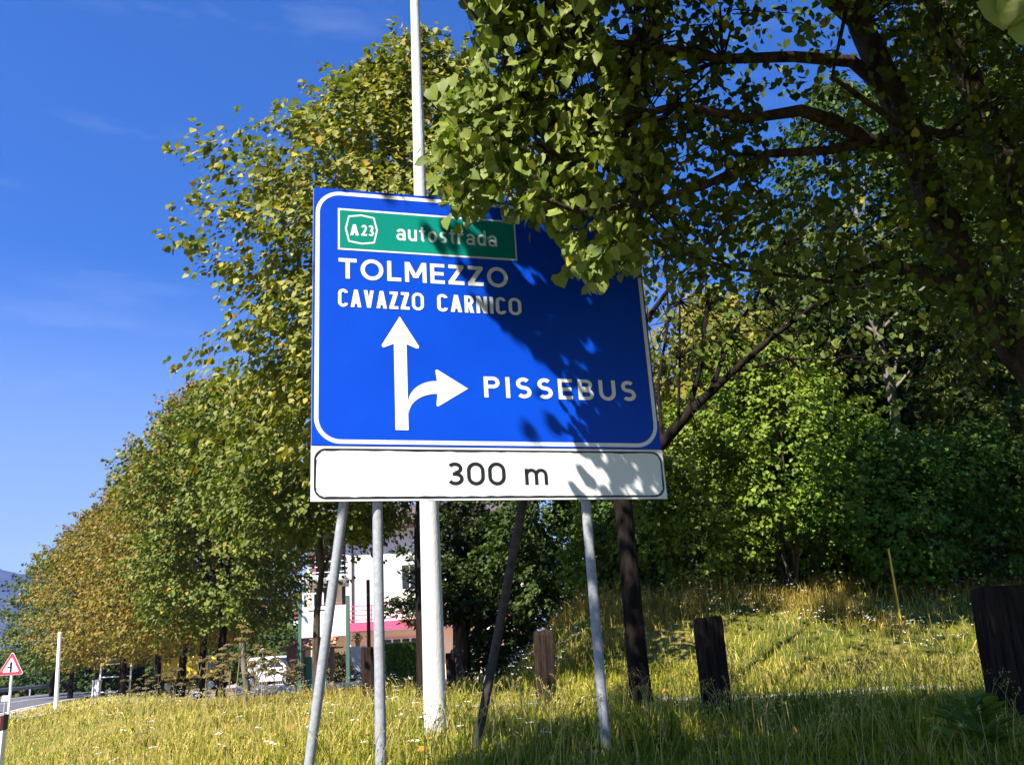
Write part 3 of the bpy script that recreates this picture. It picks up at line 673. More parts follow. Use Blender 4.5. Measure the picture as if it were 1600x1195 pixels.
for q in range(0, len(cs), 2):
    a = allp[np.argmin(np.linalg.norm(allp-cs[q], axis=1))]
    if np.linalg.norm(a-cs[q]) < 1.2: mb.tube(np.array([a, (a+cs[q])/2+rngC.normal(size=3)*.05, cs[q]])-Lc, [.009, .006, .003], 4, caps=False)
mb.build('limbs', M['bark_dark'], CT)
d = rngC.normal(size=(len(cs), 3))*.6; ln = rngC.uniform(.2, .45, len(cs))
pos, k, out, f = sprigs(cs, d, ln, 9, .12, rngC, .3)
px, py, z = proj(pos)
gp = rngC.random(len(pos))
ok = ~((px > 1195) & (px < 1400) & (py < 330)) & ~((px < 1085) & (gp < .5)) & ((py < 575) | (px > 1300)) & (px > 1000)
ok &= ~((py > 560) & (gp < .5))
gxp, gyp, gz_, gq = ground_px(pos); ok &= ~((gyp < 1098) & (gyp > 940) & (gq[:, 1] < 18) & (rngC.random(len(pos)) < .75))
pos, k, out = pos[ok], k[ok], out[ok]
ax, nm = leaf_orient(out, rngC, 1.0)
leaf_cloud('crown', pos-Lc, ax, nm, .07+.04*rngC.random(len(pos)), tints(k, len(cs), rngC, (.055, .085, .018), (.14, .16, .04), .15, (.4, .28, .05), .02), T_MID, M['leaf'], CT)

# ------------------------------------------------------------------ woodland edge on the right
def bush(label, px, py, Y, w_, h_, ns, nlf, size, cols, seed, cat='shrub', name='shrub', prof=ROUND, zb=None, stems=4, group=None, **kw):
    b = stem_base(px, py, Y); e = empty(name, tuple(b), label, cat, group)
    o, bs = crown(e, b[:2], b[2]+h_, w_/2, b[2]+(.15 if zb is None else zb), prof, ns, nlf, size, cols, seed, name='foliage', **kw)
    rr = random.Random(seed); mb = MB()
    for q in range(stems):
        t_ = Vector(bs[rr.randrange(len(bs))])-Vector(b); t_.z = max(t_.z, h_*.45)
        mb.tube([(rr.uniform(-.1, .1), rr.uniform(-.1, .1), -.1), t_*.35+Vector((rr.uniform(-.1, .1), 0, .1)), t_*.9], [.045, .03, .01], 6, seed=q)
    mb.build('stems', M['bark'], e)
    return e
kwb = dict(tpl=T_MID, lens=(.4, 1.1), spread=.15, lobes=.5, inner=.6)
bush('sunlit yellow green shrub directly right of the distance plate', 1075, 900, 19.3, 3.9, 4.1, 800, 19, .09, BRIGHT_G, 61, **kwb)
bush('young bright green tree with slanting stem in the middle of the wood edge', 1235, 890, 18.8, 4.1, 5.4, 860, 19, .092, ((.065, .12, .014), (.20, .26, .04), .35), 62, cat='tree', name='young_tree', zb=.9, stems=7, **kwb)
bush('mid green shrub to the right of the young tree behind the yellow marker', 1390, 880, 18.8, 3.9, 3.4, 1250, 17, .085, ((.045, .10, .010), (.12, .20, .025), .3), 63, **kwb)
bush('dark green shrub behind the tallest right bollard', 1540, 860, 18.9, 3.8, 3.4, 1000, 16, .085, ((.03, .065, .008), (.07, .12, .016), .25), 64, **kwb)
bush('dark hedge like shrub seen between the sign posts', 880, 935, 24, 4.4, 4.4, 1200, 16, .11, DARK_G, 65, **kwb)
bush('dark shrub beside the rust red pole', 800, 950, 27, 3.0, 4.6, 600, 14, .14, DARK_G, 66, **kwb)
bush('small yellow green bush at the foot of the bank wood, left of the dark trunk', 940, 940, 20.5, 1.5, 1.5, 240, 14, .10, ((.09, .14, .02), (.2, .24, .04), .35), 67, **kwb)
bush('tall dark green shrub behind the slim leaning trunk', 985, 920, 23, 3.2, 4.4, 600, 14, .14, ((.03, .065, .015), (.08, .13, .025), .2), 68, **kwb)
kwt = dict(tpl=T_MID, lens=(.5, 1.0), spread=.22, lobes=.3)
def wtree(label, px, Y, h, r, zb, ns, nlf, size, pal, seed, tr, bark='bark', prof=OVAL, name='broadleaf_tree', **kw):
    k2 = dict(kwt); k2.update(kw)
    tree(label, 'trees at the edge of the wood', stem_base(px, 900, Y), h, r, zb, prof, ns, nlf, size, pal, seed, name=name, tr=tr, bark=bark, **k2)
wtree('yellowish sunlit tree crown rising behind the sunlit shrub', 1165, 21, 9.8, 2.5, 5.4, 620, 15, .14, ((.10, .11, .02), (.24, .20, .05), .35), 71, .12)
wtree('tree with pale bare trunk above the mid green shrub', 1445, 21, 16, 3.0, 8.0, 700, 15, .15, DARK_G, 72, .16, 'bark_pale')
wtree('dark tree between the yellowish crown and the pale trunk', 1300, 23, 12.0, 2.6, 4.5, 700, 14, .16, ((.03, .05, .014), (.08, .10, .03), .2), 73, .14)
wtree('dark tree behind the spruce at the right', 1600, 22, 17, 3.6, 4.0, 1000, 14, .17, DARK_G, 74, .2)
wtree('tall dark tree furthest right in the wood', 1760, 20, 15, 3.6, 3.0, 700, 14, .17, DARK_G, 75, .2)
wtree('grey green tree just right of the panel edge', 1050, 30, 10.4, 2.2, 3.5, 420, 14, .17, ((.07, .09, .05), (.16, .17, .10), .3), 76, .14)

def conifer(label, px, py, Y, h, r, zb, seed, tiers, cols, name='spruce_tree', droopy=.5, tr=.12, nper=26, group=None, keep=None, size=.16, uptilt=0.0, rp=.85):
    b = stem_base(px, py, Y); e = empty(name, tuple(b), label, 'tree', group); rng = np.random.default_rng(seed); rr = random.Random(seed)
    mb = MB(); mb.tube([(0, 0, -.2), (.02, 0, h*.5), (0, 0, h)], [tr*1.2, tr*.7, .01], 10, wob=.1); mb.build('trunk', M['bark'], e)
    pos = []; ax = []; nm = []; kk = []; lb = MB(); c = 0
    for q in range(tiers):
        f_ = q/(tiers-1); z = zb+(h-zb)*f_; R = r*(1-f_)**rp+.15; R *= rr.uniform(.8, 1.15)
        nb = max(5, int(9*(1-f_*.6)))
        for w_ in range(nb):
            a = 2*PI*(w_+rr.random()*.7)/nb+q*.7; dr = np.array([math.cos(a), math.sin(a), 0.0]); L = R*rr.uniform(.75, 1.1)
            pts = [np.array([0, 0, z]), np.array([0, 0, z])+dr*L*.55+np.array([0, 0, uptilt*L-.12*L*droopy]), np.array([0, 0, z])+dr*L+np.array([0, 0, uptilt*L-.42*L*droopy])]
            lb.tube(pts, [.02, .012, .004], 4, caps=False)
            n_ = int(nper*(L/r)*1.0)+4
            fr = rng.random(n_)*.85+.15
            pp = pts[0][None]*((1-fr)**2)[:, None]+2*(fr*(1-fr))[:, None]*pts[1]+(fr**2)[:, None]*pts[2]
            side = np.cross(dr, [0, 0, 1]); sgn = rng.choice([-1, 1], n_)[:, None]
            wd = (rng.random(n_)*.30*L*(1.05-fr))[:, None]
            pp = pp+side*sgn*wd+np.array([0, 0, -1])*wd*.5*droopy*rng.random((n_, 1))*1.6
            pos.append(pp); ax.append(dr*.6+side*sgn*.5+np.array([0, 0, -.5*droopy])+rng.normal(size=(n_, 3))*.35); nm.append(np.array([0, 0, 1])+rng.normal(size=(n_, 3))*.5); kk.append(np.full(n_, c)); c += 1
    lb.build('limbs', M['bark'], e)
    pos = np.concatenate(pos); ax = np.concatenate(ax); nm = np.concatenate(nm); kk = np.concatenate(kk)
    rep = 5; pos = np.repeat(pos, rep, 0)+rng.normal(size=(len(pos)*rep, 3))*.07; ax = np.repeat(ax, rep, 0)+rng.normal(size=(len(ax)*rep, 3))*.45; nm = np.repeat(nm, rep, 0)+rng.normal(size=(len(nm)*rep, 3))*.3; kk = np.repeat(kk, rep)
    leaf_cloud('crown', pos, ax, nm, size*(.7+.6*rng.random(len(pos))), tints(kk, c, rng, *cols), T_NEED if False else (T_NEED[0]*[2.0, 1, 1], T_NEED[1]), M['needle'], e)
    return e
conifer('broad dark evergreen in front of the white building', 722, 1050, 26, 6.2, 1.95, 1.75, 81, 17, ((.022, .038, .012), (.05, .07, .02), .15), name='evergreen_tree', droopy=.15, tr=.24, nper=34, uptilt=.12, rp=.55, size=.2)
conifer('pale yellow green spruce with drooping sprays at the right', 1560, 880, 19.8, 6.7, 2.1, 1.2, 82, 18, ((.10, .13, .03), (.20, .22, .05), .3), droopy=1.0, tr=.13, nper=34)
conifer('dark spruce behind the mid green shrub', 1400, 880, 24, 11, 2.6, 1.0, 83, 20, ((.02, .04, .016), (.05, .075, .03), .15), droopy=.8, nper=28, size=.2)
conifer('slender dark spruce behind the young bright tree', 1270, 890, 25, 8.5, 2.4, 1.0, 84, 18, ((.03, .05, .018), (.06, .09, .03), .15), droopy=.8, nper=28, size=.2)

# the wood behind, one mass
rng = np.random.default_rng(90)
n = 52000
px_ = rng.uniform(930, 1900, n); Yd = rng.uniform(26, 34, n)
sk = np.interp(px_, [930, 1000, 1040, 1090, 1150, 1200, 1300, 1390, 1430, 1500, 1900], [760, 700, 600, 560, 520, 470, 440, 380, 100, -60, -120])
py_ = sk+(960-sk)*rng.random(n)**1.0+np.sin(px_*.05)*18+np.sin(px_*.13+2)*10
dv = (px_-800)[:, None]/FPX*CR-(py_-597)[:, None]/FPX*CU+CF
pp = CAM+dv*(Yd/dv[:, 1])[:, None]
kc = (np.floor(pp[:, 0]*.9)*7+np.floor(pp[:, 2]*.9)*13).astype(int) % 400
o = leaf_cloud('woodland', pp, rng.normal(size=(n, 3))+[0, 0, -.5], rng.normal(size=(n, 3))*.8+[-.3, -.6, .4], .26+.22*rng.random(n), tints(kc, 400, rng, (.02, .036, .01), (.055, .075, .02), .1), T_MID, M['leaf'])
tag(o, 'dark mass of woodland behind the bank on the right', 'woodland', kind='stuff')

# ------------------------------------------------------------------ lettering by strokes
def clipbox(poly, y0, y1):
    for yy, sg in ((y0, 1), (y1, -1)):
        out = []
        for i_ in range(len(poly)):
            a = poly[i_]; b_ = poly[(i_+1) % len(poly)]; da = sg*(a[1]-yy); db = sg*(b_[1]-yy)
            if da >= -1e-9: out.append(a)
            if (da > 1e-9 and db < -1e-9) or (da < -1e-9 and db > 1e-9):
                f_ = da/(da-db); out.append((a[0]+(b_[0]-a[0])*f_, a[1]+(b_[1]-a[1])*f_))
        poly = out
        if len(poly) < 3: return []
    return poly
def seg(x0, y0, x1, y1, w_):
    dx, dy = x1-x0, y1-y0; L = math.hypot(dx, dy); nx_, ny_ = -dy/L*w_/2, dx/L*w_/2
    return [(x0+nx_, y0+ny_), (x1+nx_, y1+ny_), (x1-nx_, y1-ny_), (x0-nx_, y0-ny_)]
def arc(cx, cy, rx, ry, a0, a1, w_, n=20):
    """thick elliptical arc: rx, ry outer radii"""
    out = []
    for i_ in range(n):
        t0 = math.radians(a0+(a1-a0)*i_/n); t1 = math.radians(a0+(a1-a0)*(i_+1)/n)
        out.append([(cx+rx*math.cos(t0), cy+ry*math.sin(t0)), (cx+rx*math.cos(t1), cy+ry*math.sin(t1)), (cx+(rx-w_)*math.cos(t1), cy+(ry-w_)*math.sin(t1)), (cx+(rx-w_)*math.cos(t0), cy+(ry-w_)*math.sin(t0))])
    return out
def dg(xb, yb, xt, yt, hw):     # parallelogram with level ends; xb, xt are left edges
    return [(xb, yb), (xt, yt), (xt+hw, yt), (xb+hw, yb)]
def path_stroke(pts, w_):
    out = []; n = len(pts); nr = []
    for i_ in range(n):
        a = pts[max(i_-1, 0)]; b_ = pts[min(i_+1, n-1)]; L = math.hypot(b_[0]-a[0], b_[1]-a[1]); nr.append((-(b_[1]-a[1])/L*w_/2, (b_[0]-a[0])/L*w_/2))
    for i_ in range(n-1):
        (x0, y0), (x1, y1) = pts[i_], pts[i_+1]; (a, b_), (c, d_) = nr[i_], nr[i_+1]
        out.append([(x0+a, y0+b_), (x1+c, y1+d_), (x1-c, y1-d_), (x0-a, y0-b_)])
    return out
def spath(W, w_):
    """centre line of an S of width W, height 1"""
    rx = (W-w_)/2; cx = W/2; ry1 = (1-w_)*.245; ry2 = (1-w_)*.255; yt = 1-w_/2-ry1; yb = w_/2+ry2; pts = []
    for t in range(38, 271, 10):
        a = math.radians(t); pts.append((cx+rx*.92*math.cos(a), yt+ry1*math.sin(a)))
    pts = [p for p in pts]
    low = []
    for t in range(90, -143, -10):
        a = math.radians(t); low.append((cx+rx*math.cos(a), yb+ry2*math.sin(a)))
    return pts[:-2]+low[2:]
def glyph(ch, w_, cond=1.0):
    """list of convex polygons, height 1 (baseline 0), and advance width"""
    k_ = cond; Pz = []
    if ch == 'T': W = .78*k_; Pz = [[(0, 1), (W, 1), (W, 1-w_), (0, 1-w_)], [(W/2-w_/2, 1-w_), (W/2+w_/2, 1-w_), (W/2+w_/2, 0), (W/2-w_/2, 0)]]
    elif ch in 'O0':
        W = (1.0 if ch == 'O' else .74)*k_
        if k_ < .8 and ch == 'O' or ch == '0':
            ry = W/2*1.02; Pz = arc(W/2, 1-ry+.01, W/2, ry, 0, 180, w_)+arc(W/2, ry-.01, W/2, ry, 180, 360, w_)+[[(0, 1-ry+.01), (w_, 1-ry+.01), (w_, ry-.01), (0, ry-.01)], [(W-w_, 1-ry+.01), (W, 1-ry+.01), (W, ry-.01), (W-w_, ry-.01)]]
        else: Pz = arc(W/2, .5, W/2, .52, 0, 360, w_, 40)
    elif ch == 'L': W = .62*k_; Pz = [[(0, 0), (0, 1), (w_, 1), (w_, 0)], [(w_, 0), (w_, w_), (W, w_), (W, 0)]]
    elif ch == 'E': W = .66*k_; Pz = [[(0, 0), (0, 1), (w_, 1), (w_, 0)]]+[[(w_, y), (w_, y+w_*.94), (x, y+w_*.94), (x, y)] for y, x in ((0, W), (.5-w_*.47, W*.93), (1-w_*.94, W))]
    elif ch == 'M': W = .98*k_; h_ = w_*1.15; Pz = [[(0, 0), (0, 1), (w_, 1), (w_, 0)], [(W-w_, 0), (W-w_, 1), (W, 1), (W, 0)], dg(W/2-h_/2, .22, 0.0, 1, h_), dg(W/2-h_/2, .22, W-h_, 1, h_)]
    elif ch == 'Z': W = .74*k_; h_ = w_*1.35; Pz = [[(0.02, 1), (W-.02, 1), (W-.02, 1-w_), (0.02, 1-w_)], [(0, 0), (0, w_), (W, w_), (W, 0)], dg(0, w_*.8, W-.02-h_, 1-w_*.8, h_)]
    elif ch == 'C':
        W = .80*k_; ry = W/2*1.05 if k_ < .8 else .51
        if k_ < .8: Pz = arc(W/2, 1-ry+.01, W/2, ry, 12, 180, w_)+arc(W/2, ry-.01, W/2, ry, 180, 348, w_)+[[(0, 1-ry+.01), (w_, 1-ry+.01), (w_, ry-.01), (0, ry-.01)]]
        else: Pz = arc(W/2, .5, W/2, .52, 45, 315, w_, 34)
    elif ch == 'A':
        W = .86*k_; h_ = w_*1.12; c_ = W/2
        Pz = [dg(0, 0, c_-h_*.5, 1, h_), dg(W-h_, 0, c_-h_*.5, 1, h_), [(W*.22, .2), (W*.22, .2+w_*.8), (W*.78, .2+w_*.8), (W*.78, .2)]]
    elif ch == 'V': W = .82*k_; h_ = w_*1.12; c_ = W/2; Pz = [dg(c_-h_/2, 0, 0, 1, h_), dg(c_-h_/2, 0, W-h_, 1, h_)]
    elif ch == 'N': W = .84*k_; h_ = w_*1.1; Pz = [[(0, 0), (0, 1), (w_, 1), (w_, 0)], [(W-w_, 0), (W-w_, 1), (W, 1), (W, 0)], dg(W-h_, 0, 0, 1, h_)]
    elif ch == 'I': W = w_; Pz = [[(0, 0), (0, 1), (w_, 1), (w_, 0)]]
    elif ch == 'U': W = .80*k_; r_ = W/2; Pz = [[(0, r_), (0, 1), (w_, 1), (w_, r_)], [(W-w_, r_), (W-w_, 1), (W, 1), (W, r_)]]+arc(W/2, r_, W/2, r_+.01, 180, 360, w_)
    elif ch in 'PR':
        W = .70*k_; bh = .56; ry = bh/2; cx = W-min(ry, W*.5)
        Pz = [[(0, 0), (0, 1), (w_, 1), (w_, 0)], [(w_, 1), (cx, 1), (cx, 1-w_*.94), (w_, 1-w_*.94)], [(w_, 1-bh), (w_, 1-bh+w_*.94), (cx, 1-bh+w_*.94), (cx, 1-bh)]]+arc(cx, 1-ry, W-cx, ry, -90, 90, w_*.96)
        if ch == 'R': h_ = w_*1.15; Pz += [dg(W-h_+.01, 0, W*.36, 1-bh+.02, h_)]
    elif ch == 'B':
        W = .72*k_
        Pz = [[(0, 0), (0, 1), (w_, 1), (w_, 0)]]
        for y0, y1, x_ in ((.0, .54, W), (.48, 1.0, W*.94)):
            ry = (y1-y0)/2; cx = x_-ry
            Pz += [[(w_, y1), (cx, y1), (cx, y1-w_*.9), (w_, y1-w_*.9)], [(w_, y0), (w_, y0+w_*.9), (cx, y0+w_*.9), (cx, y0)]]+arc(cx, y0+ry, ry, ry, -90, 90, w_*.92)
    elif ch == 'S': W = .70*k_; Pz = path_stroke(spath(W, w_), w_)
    elif ch == '2':
        W = .68*k_; ry = .30; pts = [(W/2+(W-w_)/2*math.cos(math.radians(t)), 1-w_/2-(ry-w_/2)+(ry-w_/2)*math.sin(math.radians(t))) for t in range(165, -31, -15)]
        Pz = path_stroke(pts+[(w_*.75, w_*.6)], w_)+[[(0, 0), (0, w_), (W, w_), (W, 0)]]
    elif ch == '3':
        W = .68*k_; rx = (W-w_)/2; r1 = .265-w_/2; r2 = .285-w_/2
        up_ = [(W/2-.01+rx*.9*math.cos(math.radians(t)), 1-w_/2-r1+r1*math.sin(math.radians(t))) for t in range(150, -91, -15)]
        dn = [(W/2+rx*math.cos(math.radians(t)), w_/2+r2+r2*math.sin(math.radians(t))) for t in range(90, -151, -15)]
        Pz = path_stroke(up_, w_)+path_stroke(dn, w_)+[[(W*.34, w_/2+2*r2-w_/2), (W*.34, w_/2+2*r2+w_*.5), (W*.6, w_/2+2*r2+w_*.5), (W*.6, w_/2+2*r2-w_/2)]]
    # lower case, x-height .72 of ascender 1
    elif ch in 'ad':
        W = .60*k_; X_ = .72; ry = X_/2; st = [[(W-w_, 0), (W-w_, X_ if ch == 'a' else 1), (W, X_ if ch == 'a' else 1), (W, 0)]]
        if ch == 'd': Pz = st+arc(W/2, ry, W/2, ry+.01, 0, 360, w_, 28)
        else:
            Pz = [[(W-w_, 0), (W-w_, .46), (W, .46), (W, 0)]]+arc(W/2, .46, W/2, .27, 0, 160, w_, 14)+arc(W*.46, .215, W*.46, .225, 0, 360, w_*.85, 22)
    elif ch == 'u': W = .58*k_; r_ = W/2; Pz = [[(0, r_), (0, .72), (w_, .72), (w_, r_)], [(W-w_, 0), (W-w_, .72), (W, .72), (W, 0)]]+arc(W/2, r_, W/2, r_+.01, 180, 360, w_)
    elif ch == 't': W = .40*k_; Pz = [[(W*.28, .15), (W*.28, .92), (W*.28+w_, .92), (W*.28+w_, .15)], [(0, .72-w_*.8), (0, .72), (W, .72), (W, .72-w_*.8)]]+arc(W*.28+w_+.03, w_+.03, w_+.03, w_+.03, 180, 275, w_, 8)
    elif ch == 'o': W = .62*k_; Pz = arc(W/2, .36, W/2, .37, 0, 360, w_, 28)
    elif ch == 's': W = .50*k_; Pz = [[(x, y*.74-.01) for x, y in q] for q in path_stroke(spath(W, w_*1.2), w_*1.15)]
    elif ch == 'r': W = .42*k_; Pz = [[(0, 0), (0, .72), (w_, .72), (w_, 0)]]+arc(.30*k_+.02, .40, .30*k_, .33, 65, 165, w_, 10)
    elif ch == 'm':
        W = .98*k_; r_ = (W+w_)/4; Pz = [[(0, 0), (0, .72), (w_, .72), (w_, 0)], [(W/2-w_/2, 0), (W/2-w_/2, .72-r_), (W/2+w_/2, .72-r_), (W/2+w_/2, 0)], [(W-w_, 0), (W-w_, .72-r_), (W, .72-r_), (W, 0)]]+arc(r_, .72-r_, r_, r_+.01, 0, 180, w_, 14)+arc(W-r_, .72-r_, r_, r_+.01, 0, 180, w_, 14)
    else: W = .4*k_
    return Pz, W
def text_polys(txt, s0, s1, tbase, hgt_, wfrac, cond=1.0, gap=.14, space=.4):
    """laid out between s0 and s1 exactly, height hgt_; returns polygons in sign coordinates (s, t down)"""
    adv = []; x = 0
    for ch in txt:
        if ch == ' ': x += space; continue
        Pz, W = glyph(ch, wfrac, cond); adv.append((Pz, x)); x += W+gap
    tot = x-gap; sc_ = (s1-s0)/tot
    return [[(s0+(x0+a)*sc_, tbase-b_*hgt_) for a, b_ in q] for Pz, x0 in adv for q in Pz]
def shear(s_, t_): return t_-.022*s_*(1-t_/2.03) if t_ < 2.03 else t_
SGN = empty('direction_sign', (0, 0, 0), 'large blue direction sign with white arrows, green motorway inset and distance plate', 'road sign')
def wpt(s_, t_, out): return tuple(S0+SX*s_+np.array([0, 0, -shear(s_, t_)])+SNF*out)
def flat(polys, out, dz=.00012):
    mb = MB()
    for i_, q in enumerate(polys):
        pts = [wpt(a, b_, out+dz*(i_ % 3)) for a, b_ in q]
        # keep the face toward the viewer
        ar = sum(q[j_][0]*q[(j_+1) % len(q)][1]-q[(j_+1) % len(q)][0]*q[j_][1] for j_ in range(len(q)))
        if ar > 0: pts = pts[::-1]
        mb.poly(pts)
    return mb
def grow(polys, g_):
    out = []
    for q in polys:
        cx = sum(a for a, b_ in q)/len(q); cy = sum(b_ for a, b_ in q)/len(q); n_ = len(q); r_ = []
        # offset each edge outwards
        ar = sum(q[j_][0]*q[(j_+1) % n_][1]-q[(j_+1) % n_][0]*q[j_][1] for j_ in range(n_)); sg = 1 if ar > 0 else -1
        L_ = []
        for j_ in range(n_):
            a = q[j_]; b_ = q[(j_+1) % n_]; dx, dy = b_[0]-a[0], b_[1]-a[1]; l_ = math.hypot(dx, dy)
            if l_ < 1e-6: continue
            nx_, ny_ = sg*dy/l_*g_, -sg*dx/l_*g_; L_.append(((a[0]+nx_, a[1]+ny_), (dx/l_, dy/l_)))
        m_ = len(L_)
        for j_ in range(m_):
            (p1, d1), (p2, d2) = L_[j_-1], L_[j_]; cr = d1[0]*d2[1]-d1[1]*d2[0]
            if abs(cr) < .15: r_.append(p2); continue
            t_ = ((p2[0]-p1[0])*d2[1]-(p2[1]-p1[1])*d2[0])/cr; v_ = (p1[0]+d1[0]*t_, p1[1]+d1[1]*t_)
            l2 = math.hypot(v_[0]-p2[0], v_[1]-p2[1])
            r_.append(v_ if l2 < 3*g_+1 else p2)
        if len(r_) >= 3: out.append(r_)
    return out
def slab(s0, s1, t0, t1, o0, o1, nseg=8):
    mb = MB(); N = nseg
    for i_ in range(N):
        a = s0+(s1-s0)*i_/N; b_ = s0+(s1-s0)*(i_+1)/N
        mb.quad(wpt(a, t1, o1), wpt(b_, t1, o1), wpt(b_, t0, o1), wpt(a, t0, o1))
        mb.quad(wpt(b_, t1, o0), wpt(a, t1, o0), wpt(a, t0, o0), wpt(b_, t0, o0))
        mb.quad(wpt(a, t0, o1), wpt(b_, t0, o1), wpt(b_, t0, o0), wpt(a, t0, o0))
        mb.quad(wpt(a, t1, o0), wpt(b_, t1, o0), wpt(b_, t1, o1), wpt(a, t1, o1))
    mb.quad(wpt(s0, t1, o0), wpt(s0, t1, o1), wpt(s0, t0, o1), wpt(s0, t0, o0)); mb.quad(wpt(s1, t1, o1), wpt(s1, t1, o0), wpt(s1, t0, o0), wpt(s1, t0, o1))
    return mb
def rring(s0, s1, t0, t1, r_, w_, rag=0):
    """rounded rectangular line as quads; r_ outer radius"""
    out = []; cen = [(s1-r_, t0+r_, -90), (s1-r_, t1-r_, 0), (s0+r_, t1-r_, 90), (s0+r_, t0+r_, 180)]; O = []; I = []
    for cx, cy, a0 in cen:
        for q in range(11):
            a = math.radians(a0+q*9); O.append((cx+r_*math.cos(a), cy+r_*math.sin(a))); I.append((cx+(r_-w_)*math.cos(a), cy+(r_-w_)*math.sin(a)))
    # subdivide long sides
    O2 = []; I2 = []
    for j_ in range(len(O)):
        a, b_ = O[j_], O[(j_+1) % len(O)]; c, d_ = I[j_], I[(j_+1) % len(I)]; L_ = math.hypot(b_[0]-a[0], b_[1]-a[1]); n_ = max(1, int(L_/(.05 if rag else .3)))
        for q in range(n_): f_ = q/n_; O2.append((a[0]+(b_[0]-a[0])*f_, a[1]+(b_[1]-a[1])*f_)); jr = 1+(random.uniform(-rag, rag) if rag else 0); I2.append((c[0]+(d_[0]-c[0])*f_+(O2[-1][0]-c[0]-(d_[0]-c[0])*f_)*(1-jr), c[1]+(d_[1]-c[1])*f_+(O2[-1][1]-c[1]-(d_[1]-c[1])*f_)*(1-jr)))
    return [[O2[j_], O2[(j_+1) % len(O2)], I2[(j_+1) % len(O2)], I2[j_]] for j_ in range(len(O2))]
panel = slab(0, 2.752, -.028, 2.024, -.022, 0).build('panel', M['blue'], SGN)
flat(rring(.014, 2.738, -.006, 2.012, .19, .031), .0012).build('border', M['sheetwhite'], panel)
# steel frame round the back edge so the rim reads grey
mb = slab(-.004, 2.756, -.032, 2.0275, -.030, -.0225); mb.build('back_plate', M['sign_back'], SGN)
inset = slab(.183, 1.632, .137, .490, .0006, .0022, 4).build('motorway_inset', M['sheetwhite'], panel)
slab(.197, 1.618, .153, .474, .0024, .0034, 4).build('motorway_field', M['green'], panel)
# shield outline: eight bowed sides
ow = [(.262, .197), (.364, .180), (.466, .197), (.492, .308), (.466, .420), (.364, .437), (.262, .420), (.236, .308)]
iw = [(.272, .209), (.364, .194), (.456, .209), (.478, .308), (.456, .408), (.364, .423), (.272, .408), (.250, .308)]
flat([[ow[j_], ow[(j_+1) % 8], iw[(j_+1) % 8], iw[j_]] for j_ in range(8)], .0042).build('shield_outline', M['sheetwhite'], panel)
def word(txts, out, mt, parent, label, g_=.0035, dark='outline'):
    for a in txts:
        pol = text_polys(*a)
        if g_: flat(grow(pol, g_), out-.0010).build('lettering_edge', M[dark], parent)
        o = flat(pol, out).build('lettering', mt, parent); o['label'] = label+' '+a[0]
word([('A', .276, .343, .364, .094, .19, .72, .10), ('23', .362, .460, .362, .094, .17, .70, .10)], .0048, M['sheetwhite'], panel, 'white lettering', 0)
word([('autostrada', .637, 1.465, .379, .137, .155, .95, .15)], .0048, M['sheetwhite'], panel, 'white lettering', 0)
word([('TOLMEZZO', .188, 1.540, .728, .168, .185, 1.0, .17)], .0024, M['sheetwhite'], panel, 'white lettering')
word([('CAVAZZO', .184, .842, .958, .143, .165, .62, .12), ('CARNICO', .947, 1.640, .958, .143, .165, .62, .12)], .0024, M['sheetwhite'], panel, 'white lettering')
word([('PISSEBUS', 1.292, 2.575, 1.640, .166, .18, .98, .26)], .0024, M['sheetwhite'], panel, 'white lettering')
# arrows
aw = [[(.649, 1.016), (.507, 1.253), (.515, 1.270), (.530, 1.268), (.600, 1.238)], [(.649, 1.016), (.600, 1.238), (.698, 1.238)], [(.649, 1.016), (.698, 1.238), (.770, 1.268), (.787, 1.270), (.795, 1.253)], [(.600, 1.238), (.600, 1.905), (.698, 1.905), (.698, 1.238)]]
outer = []; inner_ = []
for q in range(13):
    f_ = q/12; a = math.radians(180+90*f_)    # bend from the shaft to the right
    outer.append((.925+.226*math.cos(a)+0, 1.700+.178*math.sin(a))); inner_.append((.925+.225*math.cos(a)*.99, 1.785+.163*math.sin(a)))
for q in range(12): aw.append([outer[q], outer[q+1], inner_[q+1], inner_[q]])
aw += [[(.924, 1.521), (.914, 1.444), (.920, 1.432), (.934, 1.434), (1.166, 1.575)], [(.924, 1.521), (1.166, 1.575), (.924, 1.623)], [(.924, 1.623), (1.166, 1.575), (.934, 1.716), (.920, 1.719), (.914, 1.706)]]
flat(grow(aw, .0035), .0012).build('arrow_edge', M['outline'], panel)
flat(aw, .0024).build('arrow_symbol', M['sheetwhite'], panel)
# distance plate
plate = slab(-.004, 2.760, 2.0305, 2.425, -.024, -.002).build('distance_plate', M['sheetwhite'], SGN); plate['label'] = 'white distance plate reading 300 m'
flat(rring(.016, 2.744, 2.046, 2.411, .085, .016, .22), -.0008).build('border', M['black'], plate)
word([('300', .976, 1.428, 2.314, .172, .155, 1.0, .14), ('m', 1.580, 1.764, 2.312, .172, .15, 1.0)], -.0006, M['black'], plate, 'black lettering', 0)
mb = MB()
for a_, b_, r_ in ((.13, 2.11, .004), (.31, 2.20, .005), (.62, 2.34, .003), (.66, 2.16, .004), (2.5, 2.12, .004), (2.1, 2.37, .003)):
    mb.poly([wpt(a_+r_*math.cos(q), b_-r_*math.sin(q), -.0012) for q in np.linspace(0, 2*PI, 7)[:-1]])
tag(mb.build('dirt_specks', M['galv'], plate), kind='stuff')
